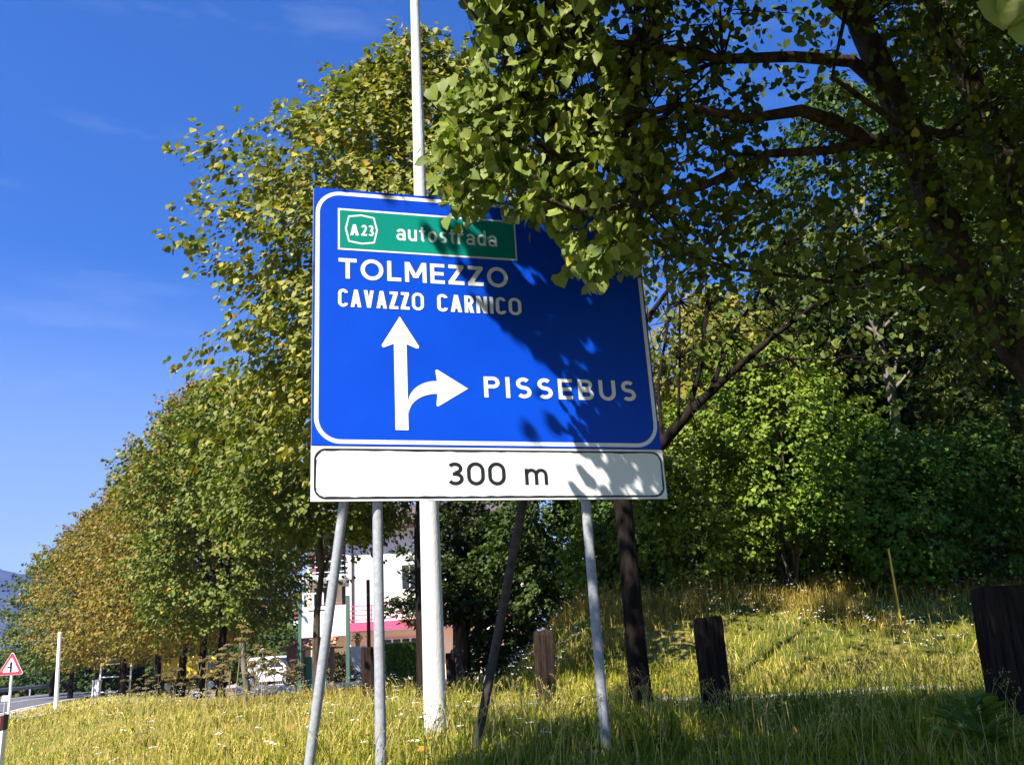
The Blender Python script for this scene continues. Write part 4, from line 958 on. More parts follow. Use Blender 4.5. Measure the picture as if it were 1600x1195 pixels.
# posts and braces
def pole(a, b_, r_, name, mt, parent, n=18, cap=False):
    mb = MB(); mb.tube([a, b_], r_, n); return mb.build(name, mt, parent)
def sign_pt(s_, out, z): p = S0+SX*s_+SNF*out; return np.array([p[0], p[1], z])
RP = .030
s1_, s2_ = .46, 2.08
def s_at(px, py):
    d = ray(px, py); P0 = S0-SNF*.07; t_ = ((P0-CAM)@SNF)/(d@SNF); return float((CAM+d*t_-P0)@SX)
s1_ = s_at(590, 800); s2_ = s_at(919, 830)
mb = MB(); a = sign_pt(s1_, -.07, 0); mb.tube([(*a[:2], .2), (*a[:2], 4.7)], .037, 18); mb.build('post', M['galv'], SGN)
mb = MB(); a2 = sign_pt(s2_, -.07, 0); mb.tube([(*a2[:2], .2), (*a2[:2], 4.7)], .037, 18); mb.build('post', M['galv'], SGN)
# braces run back and to the left from the upper posts
t1 = np.array([a[0], a[1], 4.3]); e1 = P(474, 1262, 6.55)
mb = MB(); dv1 = e1-t1; mb.tube([t1+SNF*-.05, e1+dv1*.06], .036, 16); mb.build('brace', M['galv'], SGN)
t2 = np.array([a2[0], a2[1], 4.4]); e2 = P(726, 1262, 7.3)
mb = MB(); mb.tube([t2+SNF*-.05, e2], .036, 16); mb.build('brace', M['dark_steel'], SGN)['label'] = 'dark brown brace'
for tq in (.35, 1.05, 1.75, 2.22):
    for sp in (s1_, s2_):
        mb = MB(); c = S0+SX*sp+np.array([0, 0, -tq])-SNF*.045; q_ = Matrix.Rotation(YAW, 3, 'Z'); mb.box(c, (.14, .05, .04), q_); mb.build('clamp', M['galv'], SGN)

# ------------------------------------------------------------------ tall concrete pole behind the sign
b = G(681, 1150, .70); b[2] = float(hgt(b[0], b[1])); dtop = P(648, 0, b[1]+.06)
CP = empty('concrete_pole', tuple(b), 'tall whitish concrete pole rising behind the blue sign', 'pole')
ax_ = (dtop-b); mb = MB()
mb.tube([-.03*ax_, ax_*1.35], [.118, .035], 26); mb.build('shaft', M['concrete'], CP)

# ------------------------------------------------------------------ timber bollards
def bollard(px_top, py_top, px_bot, py_bot, wpx, Y, label, seed):
    b = P(px_bot, py_bot, Y); gz = float(hgt(b[0], b[1])); b[2] = gz; tp_ = P(px_top, py_top, Y); H = tp_[2]-gz
    cz = (np.array([b[0], b[1], gz])-CAM)@CF; W = wpx/FPX*cz
    e = empty('timber_bollard', tuple(b), label, 'bollard', 'old timber bollards on the verge')
    rr = random.Random(seed); mb = MB(); n = len(mb.v); levels = [(-.3, 1.0), (0, 1.0), (H*.3, .99), (H*.65, 1.0), (H*.94, .99), (H, .93)]
    base_sq = [(-.5, -.42), (-.2, -.5), (.15, -.47), (.5, -.44), (.5, .4), (.1, .5), (-.3, .47), (-.5, .4)]
    lean = np.array([tp_[0]-b[0], 0]); rings = []
    for z, sc_ in levels:
        f_ = max(z, 0)/H; ring = []
        for x, y in base_sq: ring.append(len(mb.v)); mb.v.append((x*W*sc_+lean[0]*f_+rr.uniform(-1, 1)*W*.02, y*W*.85*sc_+rr.uniform(-1, 1)*W*.02, z+(rr.uniform(-.012, .012) if z > H*.9 else 0)))
        rings.append(ring)
    for i_ in range(len(rings)-1):
        for k_ in range(8): mb.f.append((rings[i_][k_], rings[i_][(k_+1) % 8], rings[i_+1][(k_+1) % 8], rings[i_+1][k_])); mb.sm.append(False)
    mb.f.append(tuple(rings[-1])); mb.sm.append(False)
    o = mb.build('post', M['timber'], e, bevel=.012)
    return e
bollard(1558, 917, 1592, 1125, 72, 6.9, 'widest timber bollard, cut off by the right edge of the picture', 1)
bollard(1105, 963, 1120, 1108, 43, 9.4, 'timber bollard on the gravel track edge right of the leaning trunk', 2)
bollard(849, 985, 853, 1096, 32, 12.0, 'timber bollard standing between the dark brace and the right sign post', 3)
bollard(573, 1010, 578, 1092, 19, 16.3, 'thin timber bollard hidden behind the left sign post', 4)
bollard(703, 1019, 706, 1078, 14, 19.5, 'smallest timber bollard just right of the concrete pole', 5)

# ------------------------------------------------------------------ left edge: warning sign, delineator, white pole
Y = 31.0
c = P(18, 1041, Y); gz = float(hgt(c[0], c[1]))
WS = empty('warning_sign', (c[0], c[1], gz), 'red edged triangular warning sign with a side road symbol by the road', 'road sign')
def tri(sz_, y, z0=0):
    h_ = sz_*.866; r_ = []
    for (x, z) in ((-sz_/2, -h_/3), (sz_/2, -h_/3), (0, h_*2/3)): r_.append((x, z))
    # clip the corners
    out = []
    for i_ in range(3):
        p, n_, q = r_[i_-1], r_[i_], r_[(i_+1) % 3]; k_ = .07
        out.append((n_[0]+(p[0]-n_[0])*k_, n_[1]+(p[1]-n_[1])*k_)); out.append((n_[0]+(q[0]-n_[0])*k_, n_[1]+(q[1]-n_[1])*k_))
    return [(x, z+z0) for x, z in out]
zc = c[2]-gz; sz_ = .86
mb = MB(); mb.prism(tri(sz_*1.05, 0, zc), -.02, 0); pan = mb.build('panel', M['sheetwhite'], WS)
mb = MB(); mb.prism(tri(sz_, 0, zc), -.026, -.0205); mb.build('red_border', M['red'], pan)
mb = MB(); mb.prism(tri(sz_*.68, 0, zc), -.032, -.0265); mb.build('white_field', M['sheetwhite'], pan)
mb = MB(); mb.box((.0, -.035, zc), (.075, .004, .32)); mb.box((-.075, -.035, zc), (.10, .004, .045)); mb.prism([(-.05, zc+.09), (.05, zc+.09), (0, zc+.19)], -.0385, -.037); mb.build('symbol', M['black'], pan)
mb = MB(); lean = P(12, 1125, Y); mb.tube([(0, .04, zc+.2), (lean[0]-c[0]+.0, .04, -.4)], .045, 12); mb.build('post', M['white'], WS)
# second small white plate seen behind
Y = 38; c = P(8, 1090, Y)
o = empty('marker_post', (c[0], c[1], float(hgt(c[0], c[1]))), 'short marker post with small white plate beyond the warning sign', 'marker')
mb = MB(); zc = c[2]-o.location.z; mb.box((0, 0, zc), (.26, .03, .22)); mb.build('plate', M['white'], o)
mb = MB(); mb.tube([(0, .04, zc), (-.02, .04, -.6)], .035, 8); mb.build('post', M['galv'], o)
# delineator
Y = 9.0; c = P(1, 1115, Y); gz = float(hgt(c[0], c[1])); H = c[2]-gz
D = empty('delineator_post', (c[0], c[1], gz), 'white roadside delineator with slanted black band and red reflector at the left edge', 'delineator')
w2 = .062
lx = P(6, 1190, Y)[0]-P(5, 1115, Y)[0]
body = MB(); body.prism([(-w2, -.3), (w2, -.3), (w2, H-.145), (-w2, H-.185)], -.04, .04); body.build('body', M['white'], D, bevel=.006)
band = MB(); band.prism([(-w2-.001, H-.183), (w2+.001, H-.143), (w2, H), (-w2, H-.05)], -.042, .042); bo = band.build('black_band', M['black'], D, bevel=.006)
rf = MB(); rf.prism([(-.01, H-.150), (.035, H-.138), (.035, H-.03), (-.01, H-.042)], -.046, -.0425); rf.build('reflector', M['reflector'], D)
# slim white pole
Y = 33; b = G(89, 1092, .35); b = P(89, 1092, Y); gz = float(hgt(b[0], b[1])); tp_ = P(93.5, 990, Y)
o = empty('white_pole', (b[0], b[1], gz), 'slim white pole with rounded cap standing on the verge before the tree row', 'pole')
mb = MB(); mb.tube([(0, 0, -.3), (tp_[0]-b[0], 0, tp_[2]-gz)], [.08, .062], 12); mb.build('shaft', M['white'], o)
mb = MB(); mb.lathe([(.068, 0), (.072, .03), (.05, .07), (.01, .09)], (tp_[0]-b[0], 0, tp_[2]-gz)); mb.build('cap', M['white'], o)

# ------------------------------------------------------------------ things under the linden row
Y = 47.0
c0 = P(151, 1075, Y); gz = float(hgt(c0[0], c0[1]))
o = empty('white_bin', (c0[0], c0[1], gz), 'white box shaped bin at the foot of the linden row', 'bin')
mb = MB(); mb.box((0, 0, .45), (.34, .3, .9)); mb.build('body', M['white'], o, bevel=.02); mb = MB(); mb.box((0, 0, .92), (.38, .34, .05)); mb.build('lid', M['white'], o)
o = empty('sign_post', (c0[0]+.12, c0[1]-.6, gz), 'thin dark post standing in front of the white bin', 'post')
mb = MB(); mb.tube([(0, 0, -.2), (.04, 0, 2.0)], .03, 8); mb.build('shaft', M['darkmetal'], o); mb = MB(); mb.box((.06, 0, 2.0), (.16, .03, .2)); mb.build('plate', M['white'], o)
f0 = P(178, 1070, Y+1); gz = float(hgt(f0[0], f0[1]))
o = empty('tube_frame', (f0[0], f0[1], gz), 'white tubular frame with level rails among the linden trunks', 'frame')
for x in (-.75, .85):
    mb = MB(); mb.tube([(x, 0, -.1), (x, 0, 2.0)], .045, 8); mb.build('upright', M['white'], o)
for z in (.25, 1.0, 1.65, 1.9):
    mb = MB(); mb.tube([(-.75, 0, z), (.85, 0, z)], .032, 8); mb.build('rail', M['white'], o)
# yellow vehicle
f0 = P(300, 1062, 52); gz = float(hgt(f0[0], f0[1]))
o = empty('yellow_truck', (f0[0], f0[1], gz), 'yellow truck half hidden behind the linden trunks', 'truck')
mb = MB(); mb.box((-.3, 0, 1.35), (2.3, 1.8, 1.2)); mb.build('load_box', M['yellow'], o, bevel=.05)
mb = MB(); mb.prism([(.9, .45), (1.95, .45), (1.95, 1.1), (1.6, 1.85), (.9, 1.9)], -.85, .85); cb = mb.build('cab', M['yellow'], o, bevel=.05)
mb = MB(); mb.prism([(1.1, 1.15), (1.72, 1.15), (1.5, 1.7), (1.1, 1.72)], -.865, -.852); mb.build('side_window', M['glass'], cb)
mb = MB(); mb.box((.2, 0, .52), (3.2, 1.5, .18)); mb.build('chassis', M['darkmetal'], o)
for x in (-1.0, 1.4):
    for y in (-.82, .82):
        mb = MB(); mb.tube([(x, y-.11, .38), (x, y+.11, .38)], .38, 16); wh = mb.build('wheel', M['tyre'], o); mb = MB(); mb.tube([(x, y-.125, .38), (x, y+.125, .38)], .2, 12); mb.build('rim', M['rim'], wh)
# dead stub
b = stem_base(384, 1080, 18.5); tpz = P(379, 1003, 18.5)
o = empty('tree_stub', tuple(b), 'broken off grey stub of a young trunk among the dried umbels', 'tree stub')
mb = MB(); mb.tube([(0, 0, -.1), (.02, 0, .35), (-.05, 0, .75), (tpz[0]-b[0], 0, tpz[2]-b[2])], [.075, .062, .06, .062], 10, wob=.2); mb.build('stem', M['bark_pale'], o)
mb = MB(); mb.tube([(-.05, 0, .8), (.09, 0, .95)], [.03, .02], 7, wob=.1); mb.build('knot', M['bark_pale'], o)
# globe lamp
b = P(410, 1045, 50); gz = float(hgt(b[0], b[1]))
o = empty('globe_lamp', (b[0], b[1], gz), 'small white globe lamp on a thin white stem behind the van', 'lamp')
zt = P(410, 1019, 50)[2]-gz
mb = MB(); mb.tube([(0, 0, -.1), (0, 0, zt)], .03, 8); mb.build('stem', M['white'], o)
mb = MB(); mb.lathe([(.02, -.14), (.1, -.1), (.14, 0), (.1, .1), (.02, .14)], (0, 0, zt+.1), 14); mb.build('globe', M['white'], o)

# ------------------------------------------------------------------ white van
b = P(432, 1069, 57); gz = float(hgt(b[0], b[1]))+.03
VN = empty('white_van', (b[0], b[1], gz), 'white compact van parked on the forecourt facing right', 'van', rz=math.radians(-18))
pr = [(-1.62, .32), (-1.66, .9), (-1.6, 1.0), (-1.45, 1.42), (-1.2, 1.52), (.25, 1.54), (.5, 1.46), (1.0, .98), (1.62, .86), (1.78, .6), (1.76, .3), (1.45, .24), (-1.4, .24)]
mb = MB(); mb.prism(pr, -.72, .72); mb.build('body', M['car'], VN, bevel=.06)
mb = MB(); mb.prism([(.06, .98), (.86, .98), (.5, 1.36), (.3, 1.42), (.06, 1.42)], -.735, -.728); mb.build('side_window', M['glass'], VN)
mb = MB(); mb.prism([(.53, 1.43), (.99, 1.0), (1.01, 1.02), (.55, 1.45)], -.62, .62); mb.build('windscreen', M['glass'], VN)
mb = MB(); mb.box((0, -.73, .9), (.02, .01, .98)); mb.box((.95, -.73, .65), (.015, .01, .5)); mb.build('door_seam', M['darkmetal'], VN)
mb = MB(); mb.box((.2, -.735, .9), (.14, .02, .03)); mb.build('door_handle', M['darkmetal'], VN)
mb = MB(); mb.box((.82, -.79, 1.02), (.08, .12, .13)); mb.build('wing_mirror', M['darkmetal'], VN, bevel=.02)
mb = MB(); mb.box((1.62, -.55, .72), (.2, .22, .14)); mb.build('headlight', M['glass'], VN, bevel=.03)
for x in (-1.08, 1.12):
    for y in (-.66, .66):
        mb = MB(); mb.tube([(x, y-.09, .3), (x, y+.09, .3)], .3, 18); wh = mb.build('wheel', M['tyre'], VN, bevel=.02); mb = MB(); mb.tube([(x, y-.1, .3), (x, y+.1, .3)], .18, 14); mb.build('rim', M['rim'], wh)

VN.scale = (1.14, 1.14, 1.14)
# ------------------------------------------------------------------ white building with raspberry balconies
BY = 52.0
def bx(px, py): p = P(px, py, BY); return p[0], p[2]
BD = empty('white_building', (bx(541, 1055)[0], BY, 0), 'white three storey building with raspberry balconies behind the sign posts', 'building')
OX = BD.location.x
def part(name, x0, x1, z0, z1, y0, y1, mt, parent=None, bev=0):
    mb = MB(); mb.box(((x0+x1)/2-OX, (y0+y1)/2-BY, (z0+z1)/2), (abs(x1-x0), abs(y1-y0), abs(z1-z0))); return mb.build(name, mt, parent or BD, bevel=bev)
xl = bx(541, 1000)[0]; xr = bx(830, 1000)[0]; zg = .1
zb1 = bx(560, 986)[1]; zb1t = bx(560, 973)[1]; zr1 = bx(560, 948)[1]; ztop = bx(560, 822)[1]; zu = bx(525, 905)[1]; zut = bx(525, 897)[1]; zur = bx(525, 868)[1]
xll = bx(462, 950)[0]
wall = part('wall', xl, xr, zb1t, ztop, BY, BY+9, M['plaster'])
part('wall', xl+.1, xr, -.5, zb1-.01, BY+.25, BY+9, M['orange_plaster'])['label'] = 'ochre ground floor wall'
part('wall', xll, xl-.02, -.5, ztop-.3, BY+2.6, BY+9, M['orange_plaster'])['label'] = 'ochre wall of the recessed side'
sl_ = part('balcony_slab', xl-.1, xr, zb1, zb1t, BY-1.3, BY-.01, M['pink']); sl_['label'] = 'raspberry balcony slab edge'
for z in np.linspace(zb1t+.14, zr1, 4):
    part('railing', xl-.1, xr, z-.025, z+.025, BY-1.28, BY-1.23, M['pink'], sl_)
for x in np.arange(xl-.07, xr, 1.75): part('baluster', x-.03, x+.03, zb1t, zr1, BY-1.27, BY-1.21, M['pink'], sl_)
for z in np.linspace(zb1t+.14, zr1, 4): part('railing', xl-.1, xl-.05, z-.025, z+.025, BY-1.22, BY-.02, M['pink'], sl_)
us = part('balcony_slab', xll, xl-.03, zu, zut, BY-.4, BY+2.59, M['plaster'])
for z in np.linspace(zut+.15, zur, 4): part('railing', xll, xl-.05, z-.022, z+.022, BY-.38, BY-.33, M['white'] if z < zur-.3 else M['pink'], us)
for x in np.arange(xll+.1, xl-.05, 1.1): part('baluster', x-.025, x+.025, zut, zur, BY-.37, BY-.32, M['pink'], us)
zm = bx(525, 972)[1]; ms = part('balcony_slab', xll, xl-.12, zm, zm+.22, BY-.4, BY+2.59, M['plaster'])
for z in np.linspace(zm+.4, zm+1.1, 4): part('railing', xll, xl-.15, z-.022, z+.022, BY-.38, BY-.33, M['pink'], ms)
part('pilaster', xl-.02+.01, xl+.32, -.5, ztop-.01, BY-.06, BY-.002, M['plaster'])
part('downpipe', xl+.36, xl+.44, zb1t+.01, ztop-.1, BY-.11, BY-.02, M['darkmetal'])
# ground floor glazing band
zw0 = bx(620, 1022)[1]; zw1 = bx(620, 996)[1]; xw0 = bx(598, 1000)[0]; xw1 = bx(655, 1000)[0]
wn = part('window', xw0, xw1, zw0, zw1, BY+.18, BY+.249, M['white'])
npan = 4; ww = (xw1-xw0)/npan
for q in range(npan): part('pane', xw0+q*ww+.05, xw0+(q+1)*ww-.05, zw0+.06, zw1-.42, BY+.15, BY+.178, M['glass'], wn)
for q in range(npan): part('pane', xw0+q*ww+.05, xw0+(q+1)*ww-.05, zw1-.36, zw1-.06, BY+.15, BY+.178, M['glass'], wn)
xw0 = bx(728, 1000)[0]; xw1 = bx(775, 1000)[0]; wn = part('window', xw0, xw1, zw0, zw1, BY+.18, BY+.249, M['white'])
for q in range(3): part('pane', xw0+q*(xw1-xw0)/3+.05, xw0+(q+1)*(xw1-xw0)/3-.05, zw0+.06, zw1-.06, BY+.15, BY+.178, M['glass'], wn)
for q, (a, b_) in enumerate(((775, 860), (795, 860), (640, 900), (745, 930))):
    x, z = bx(a, b_); wn = part('window', x-.5, x+.5, z-.75, z+.75, BY-.03, BY-.001, M['white']); part('pane', x-.44, x-.03, z-.68, z+.68, BY-.05, BY-.031, M['glass'], wn); part('pane', x+.03, x+.44, z-.68, z+.68, BY-.05, BY-.031, M['glass'], wn)
for x in (xll+.9, xll+2.6):
    for z in (zm+.3, zut+.1):
        wn = part('window', x-.5, x+.5, z, z+2.0, BY+2.55, BY+2.599, M['white']); part('pane', x-.42, x+.42, z+.08, z+1.92, BY+2.52, BY+2.549, M['glass'], wn)
mb = MB(); x0 = xll-.8-OX; x1 = xr+.8-OX
rz = ztop; mb.quad((x0, -1.1, rz-.05), (x1, -1.1, rz-.05), (x1, 4.5, rz+1.9), (x0, 4.5, rz+1.9)); mb.quad((x1, 10, rz-.05), (x0, 10, rz-.05), (x0, 4.5, rz+1.9), (x1, 4.5, rz+1.9))
mb.quad((x0, -1.1, rz-.25), (x0, 10, rz-.25), (x1, 10, rz-.25), (x1, -1.1, rz-.25)); mb.quad((x0, -1.1, rz-.25), (x1, -1.1, rz-.25), (x1, -1.1, rz-.05), (x0, -1.1, rz-.05))
mb.poly([(x0, -1.1, rz-.25), (x0, -1.1, rz-.05), (x0, 4.5, rz+1.9), (x0, 10, rz-.05), (x0, 10, rz-.25)]); mb.build('roof', M['roof'], BD)

# billboard before the building
Y = 26.5
def by(px, py): p = P(px, py, Y); return p[0], p[2]
x0, z1 = by(472, 948); x1, z0 = by(541, 992); gz = float(hgt((x0+x1)/2, Y))
BB = empty('billboard', ((x0+x1)/2, Y, gz), 'white notice billboard on green posts in front of the building', 'billboard')
cx = (x0+x1)/2
mb = MB(); mb.box((0, 0, (z0+z1)/2-gz), (x1-x0, .08, z1-z0)); bp_ = mb.build('board', M['sheetwhite'], BB, bevel=.01)
mb = MB()
for q in range(3): mb.box((x0-cx+.42, -.0435, z1-gz-.35-q*.28), (.07, .004, .07))
mb.box((x0-cx+.5, -.0435, z1-gz-.12), (.6, .004, .04)); mb.build('printed_marks', M['darkmetal'], bp_)
for x in (x0-.05, x1+.05):
    mb = MB(); mb.bar((x-cx, 0, -.2), (x-cx, 0, by(471, 934)[1]-gz), .10); mb.build('post', M['green_paint'], BB)
mb = MB(); zz = z1-gz; mb.box((x0-cx+.32, 0, zz+.38), (.62, .06, .04)); mb.box((x0-cx+.03, 0, zz+.2), (.05, .06, .34)); mb.box((x0-cx+.33, 0, zz+.2), (.05, .06, .34)); mb.box((x0-cx+.62, 0, zz+.2), (.05, .06, .34)); mb.build('top_frame', M['white'], BB)
# tiled shelter
Y = 28; x0 = P(472, 1005, Y)[0]; x1 = P(532, 1005, Y)[0]; zt = P(500, 993, Y)[2]; ze = P(500, 1011, Y)[2]; gz = float(hgt(x0, Y))
SH = empty('tiled_shelter', ((x0+x1)/2, Y, gz), 'small shelter with terracotta tiles under the billboard', 'shelter')
cx = (x0+x1)/2; nt_ = 9; tw_ = (x1-x0)/nt_
prev_me = None
for r_ in range(3):
    for q in range(nt_):
        if prev_me is None:
            mb = MB(); N = 5; L_ = .42
            for u in range(N):
                a = PI*u/N; b_ = PI*(u+1)/N; R_ = tw_*.5
                mb.quad((R_*math.cos(a), 0, R_*math.sin(a)*.8), (R_*math.cos(b_), 0, R_*math.sin(b_)*.8), (R_*.9*math.cos(b_), L_, R_*.9*math.sin(b_)*.8+.22), (R_*.9*math.cos(a), L_, R_*.9*math.sin(a)*.8+.22))
            t_ = mb.build('tile', M['tile'], SH); prev_me = t_.data
        else: t_ = link('tile', prev_me, SH)
        t_.location = (x0-cx+(q+.5)*tw_, -.75+r_*.36, ze-gz+r_*.19)
mb = MB(); mb.box((0, -.15, ze-gz-.02), (x1-x0, 1.2, .05)); mb.build('roof_board', M['wood'], SH)
for x in (x0-cx+.15, x1-cx-.15):
    mb = MB(); mb.bar((x, -.5, -.1), (x, -.5, ze-gz-.05), .12); mb.build('post', M['wood'], SH)
mb = MB(); mb.box((x0-cx+.45, -.3, .5), (.75, .05, 1.2)); mb.build('screen_board', M['teal'], SH)
# wooden lean-to gable left of it
Y = 46; pA = P(452, 1001, Y); pB = P(473, 991, Y); gz = float(hgt(pA[0], Y))
o = empty('wooden_shed', (pA[0]+.3, Y, gz), 'low brown wooden shed roof end left of the billboard post', 'shed')
mb = MB(); zt = pB[2]-gz; mb.prism([(-.55, zt-.62), (.55, zt-.1), (.55, zt-.22), (-.5, zt-.78)], -.8, 1.2); mb.build('roof', M['wood'], o)
mb = MB(); mb.prism([(-.3, 0), (.55, 0), (.55, zt-.24), (-.3, zt-.66)], -.5, 1.1); mb.build('wall', M['wood'], o)
# gate pillars, planter, low wall, hedge
Y = 38
def gp_(px, py, Yq): p = P(px, py, Yq); return p
for (xa, xb_, yt, lab) in ((546, 573, 1012, 'white gate pillar carrying a terracotta pot'), (597, 607, 1012, 'white gate pillar beside the trimmed hedge')):
    a = gp_(xa, 1050, Y); b_ = gp_(xb_, 1050, Y); zt = gp_(xa, yt, Y)[2]; gz = float(hgt(a[0], Y))
    o = empty('gate_pillar', ((a[0]+b_[0])/2, Y, gz), lab, 'pillar', 'white gate pillars')
    mb = MB(); mb.box((0, 0, (zt-gz)/2-.1), (b_[0]-a[0]-.06, .5, zt-gz+.2)); mb.build('shaft', M['plaster'], o)
    mb = MB(); mb.box((0, 0, zt-gz+.03), (b_[0]-a[0]+.02, .6, .06)); mb.build('capstone', M['plaster'], o)
    if xa == 546:
        pt = empty('flower_pot', (o.location.x, Y, zt+.06), 'terracotta pot with a small plant on the white gate pillar', 'flower pot')
        mb = MB(); mb.lathe([(.08, 0), (.13, .2), (.15, .22), (.15, .26), (.11, .26)], (0, 0, 0), 14); mb.build('pot', M['tile'], pt)
        rg = np.random.default_rng(3); n_ = 60; pp_ = rg.normal(size=(n_, 3))*.09+[0, 0, .38]
        leaf_cloud('foliage', pp_, rg.normal(size=(n_, 3)), rg.normal(size=(n_, 3)), np.full(n_, .09), np.tile([.12, .1, .03], (n_, 1)), T_LO, M['leaf'], pt)
a = gp_(400, 1066, 33); b_ = gp_(548, 1058, 33)
o = MB(); z = float(hgt((a[0]+b_[0])/2, 33)); o.bar((a[0], 33, z+.06), (b_[0]+.2, 34.5, z+.1), .22, .3); o = o.build('low_wall', M['plaster'], None, bevel=.02); tag(o, 'low pale kerb wall in front of the forecourt shrubs', 'wall')
a = gp_(606, 1050, 35); b_ = gp_(659, 1050, 35); gz = float(hgt(a[0], 35)); hh = gp_(630, 1006, 35)[2]-gz
HD = empty('clipped_hedge', ((a[0]+b_[0])/2, 35, gz), 'glossy clipped hedge between gate pillar and concrete pole', 'hedge')
rg = np.random.default_rng(8); n_ = 5200; W_ = b_[0]-a[0]
pp_ = np.stack([rg.uniform(-W_/2, W_/2, n_), rg.uniform(-.5, .5, n_), rg.uniform(.05, hh, n_)], 1)
sf = rg.random(n_); pp_[:, 1] = np.where(sf < .5, -.5+rg.random(n_)*.08, pp_[:, 1]); pp_[:, 2] = np.where(sf > .7, hh-rg.random(n_)*.08, pp_[:, 2])
leaf_cloud('foliage', pp_, rg.normal(size=(n_, 3))+[0, -.5, .2], rg.normal(size=(n_, 3))*.5+[0, -.8, .6], .09+.05*rg.random(n_), tints(np.arange(n_) % 200, 200, rg, (.08, .15, .02), (.18, .28, .05), .3), T_MID, M['leaf'], HD)
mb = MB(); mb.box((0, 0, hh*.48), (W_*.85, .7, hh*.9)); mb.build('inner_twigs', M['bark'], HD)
kws = dict(tpl=T_LO, lens=(.15, .4), spread=.10, lobes=.25, inner=.5)
bush('ochre and green garden shrub between billboard and gate pillar', 523, 1050, 37, 1.6, 1.25, 260, 14, .085, ((.12, .13, .03), (.3, .2, .06), .3), 101, **kws)
bush('green flowering shrub at the foot of the billboard', 482, 1052, 36, 1.1, 1.15, 220, 14, .08, ((.06, .13, .03), (.12, .2, .04), .3), 102, **kws)
bush('low rounded shrub at the foot of the gate pillar', 563, 1048, 36.5, .55, .4, 60, 12, .06, DARK_G, 103, **kws)
bush('dark round shrub right of the broad evergreen trunk', 752, 1030, 28, 1.6, 1.4, 260, 14, .1, DARK_G, 104, **kws)
bush('big green bush behind the van', 425, 1045, 64, 7, 3.4, 500, 14, .25, DARK_G, 105, tpl=T_LO, lens=(.5, 1.2), spread=.3, lobes=.3)
bush('rounded green tree far behind the wooden shed', 462, 1030, 80, 7, 6.5, 420, 14, .35, ((.05, .08, .02), (.12, .15, .04), .3), 106, tpl=T_LO, lens=(.5, 1.2), spread=.35, lobes=.25)
for q, (px, Y, w_, h_, lab) in enumerate(((-20, 105, 16, 4.6, 'leafy green thicket at the left edge behind the guardrail'), (45, 98, 13, 4.6, 'taller thicket behind the warning sign'), (95, 88, 10, 3.6, 'olive green thicket behind the slim white pole'), (150, 84, 12, 4.0, 'dark thicket behind the white bin'), (225, 78, 16, 5.5, 'dark thicket closing the view under the linden row'), (330, 74, 16, 5.0, 'dark thicket behind the yellow truck'))):
    bush(lab, px, 1060, Y, w_, h_, 700, 15, .42, ((.05, .075, .02), (.15, .15, .035), .3) if q < 3 else DARK_G, 110+q, group='thickets beyond the road bend', tpl=T_LO, lens=(.8, 1.8), spread=.5, lobes=.3)
# iron pole, red pole, parasols
def thin(name, pa, pb, Y, r_, mt, label, cat):
    a = P(*pa, Y); b_ = P(*pb, Y); gz = float(hgt(b_[0], Y)); o = empty(name, (b_[0], Y, gz), label, cat)
    mb = MB(); mb.tube([(0, 0, -.1), (a[0]-b_[0], 0, a[2]-gz)], r_, 10); mb.build('shaft', M[mt], o); return o
thin('iron_post', (575, 905), (577, 1050), 30, .065, 'darkmetal', 'dark square iron post rising above the thin timber bollard', 'post')
thin('red_pole', (805, 868), (809, 990), 30, .05, 'rust', 'slim rust red pole in front of the dark shrub', 'pole')
for (px, yt, yb_, w_, lab) in ((765, 969, 998, 10, 'closed white parasol left of the rust red pole'), (804, 969, 992, 12, 'closed white parasol right beside the rust red pole')):
    a = P(px, yt, 42); b_ = P(px, yb_, 42); gz = float(hgt(a[0], 42)); h_ = a[2]-b_[2]; W_ = w_/FPX*41
    o = empty('closed_parasol', (a[0], 42, gz), lab, 'parasol', 'closed white parasols'); zb_ = b_[2]-gz
    mb = MB(); mb.tube([(0, 0, -.1), (0, 0, a[2]-gz+.05)], .025, 8); mb.build('pole', M['wood'], o)
    mb = MB(); mb.lathe([(W_*.42, zb_), (W_*.52, zb_+h_*.2), (W_*.40, zb_+h_*.6), (W_*.28, zb_+h_*.85), (.02, zb_+h_)], (0, 0, 0), 12); mb.build('canopy', M['cloth'], o)
# yellow marker post on the bank
YM = 16.0; a = P(1388, 856, YM); b_ = P(1396, 908, YM); gz = float(hgt(b_[0], YM))
o = empty('yellow_marker', (b_[0], YM, gz), 'thin yellow marker post in front of the mid green shrub', 'marker')
mb = MB(); mb.bar((0, 0, -.2), (a[0]-b_[0], 0, a[2]-gz), .036, .03); mb.build('stake', M['yellow'], o, bevel=.008)
# crumpled paper in the grass
b_ = G(221, 1178, .52); gz = float(hgt(b_[0], b_[1]))
mb = MB(); rr = random.Random(2); gd = {}
for i_ in range(5):
    for j_ in range(4): gd[i_, j_] = ((i_-2)*.045, (j_-1.5)*.06+i_*.01, rr.uniform(.0, .05)+.02*i_)
for i_ in range(4):
    for j_ in range(3): mb.quad(gd[i_, j_], gd[i_+1, j_], gd[i_+1, j_+1], gd[i_, j_+1])
o = mb.build('crumpled_paper', M['paper'], None, loc=(b_[0], b_[1], gz+.16)); tag(o, 'crumpled white paper lying in the grass at lower left', 'litter')

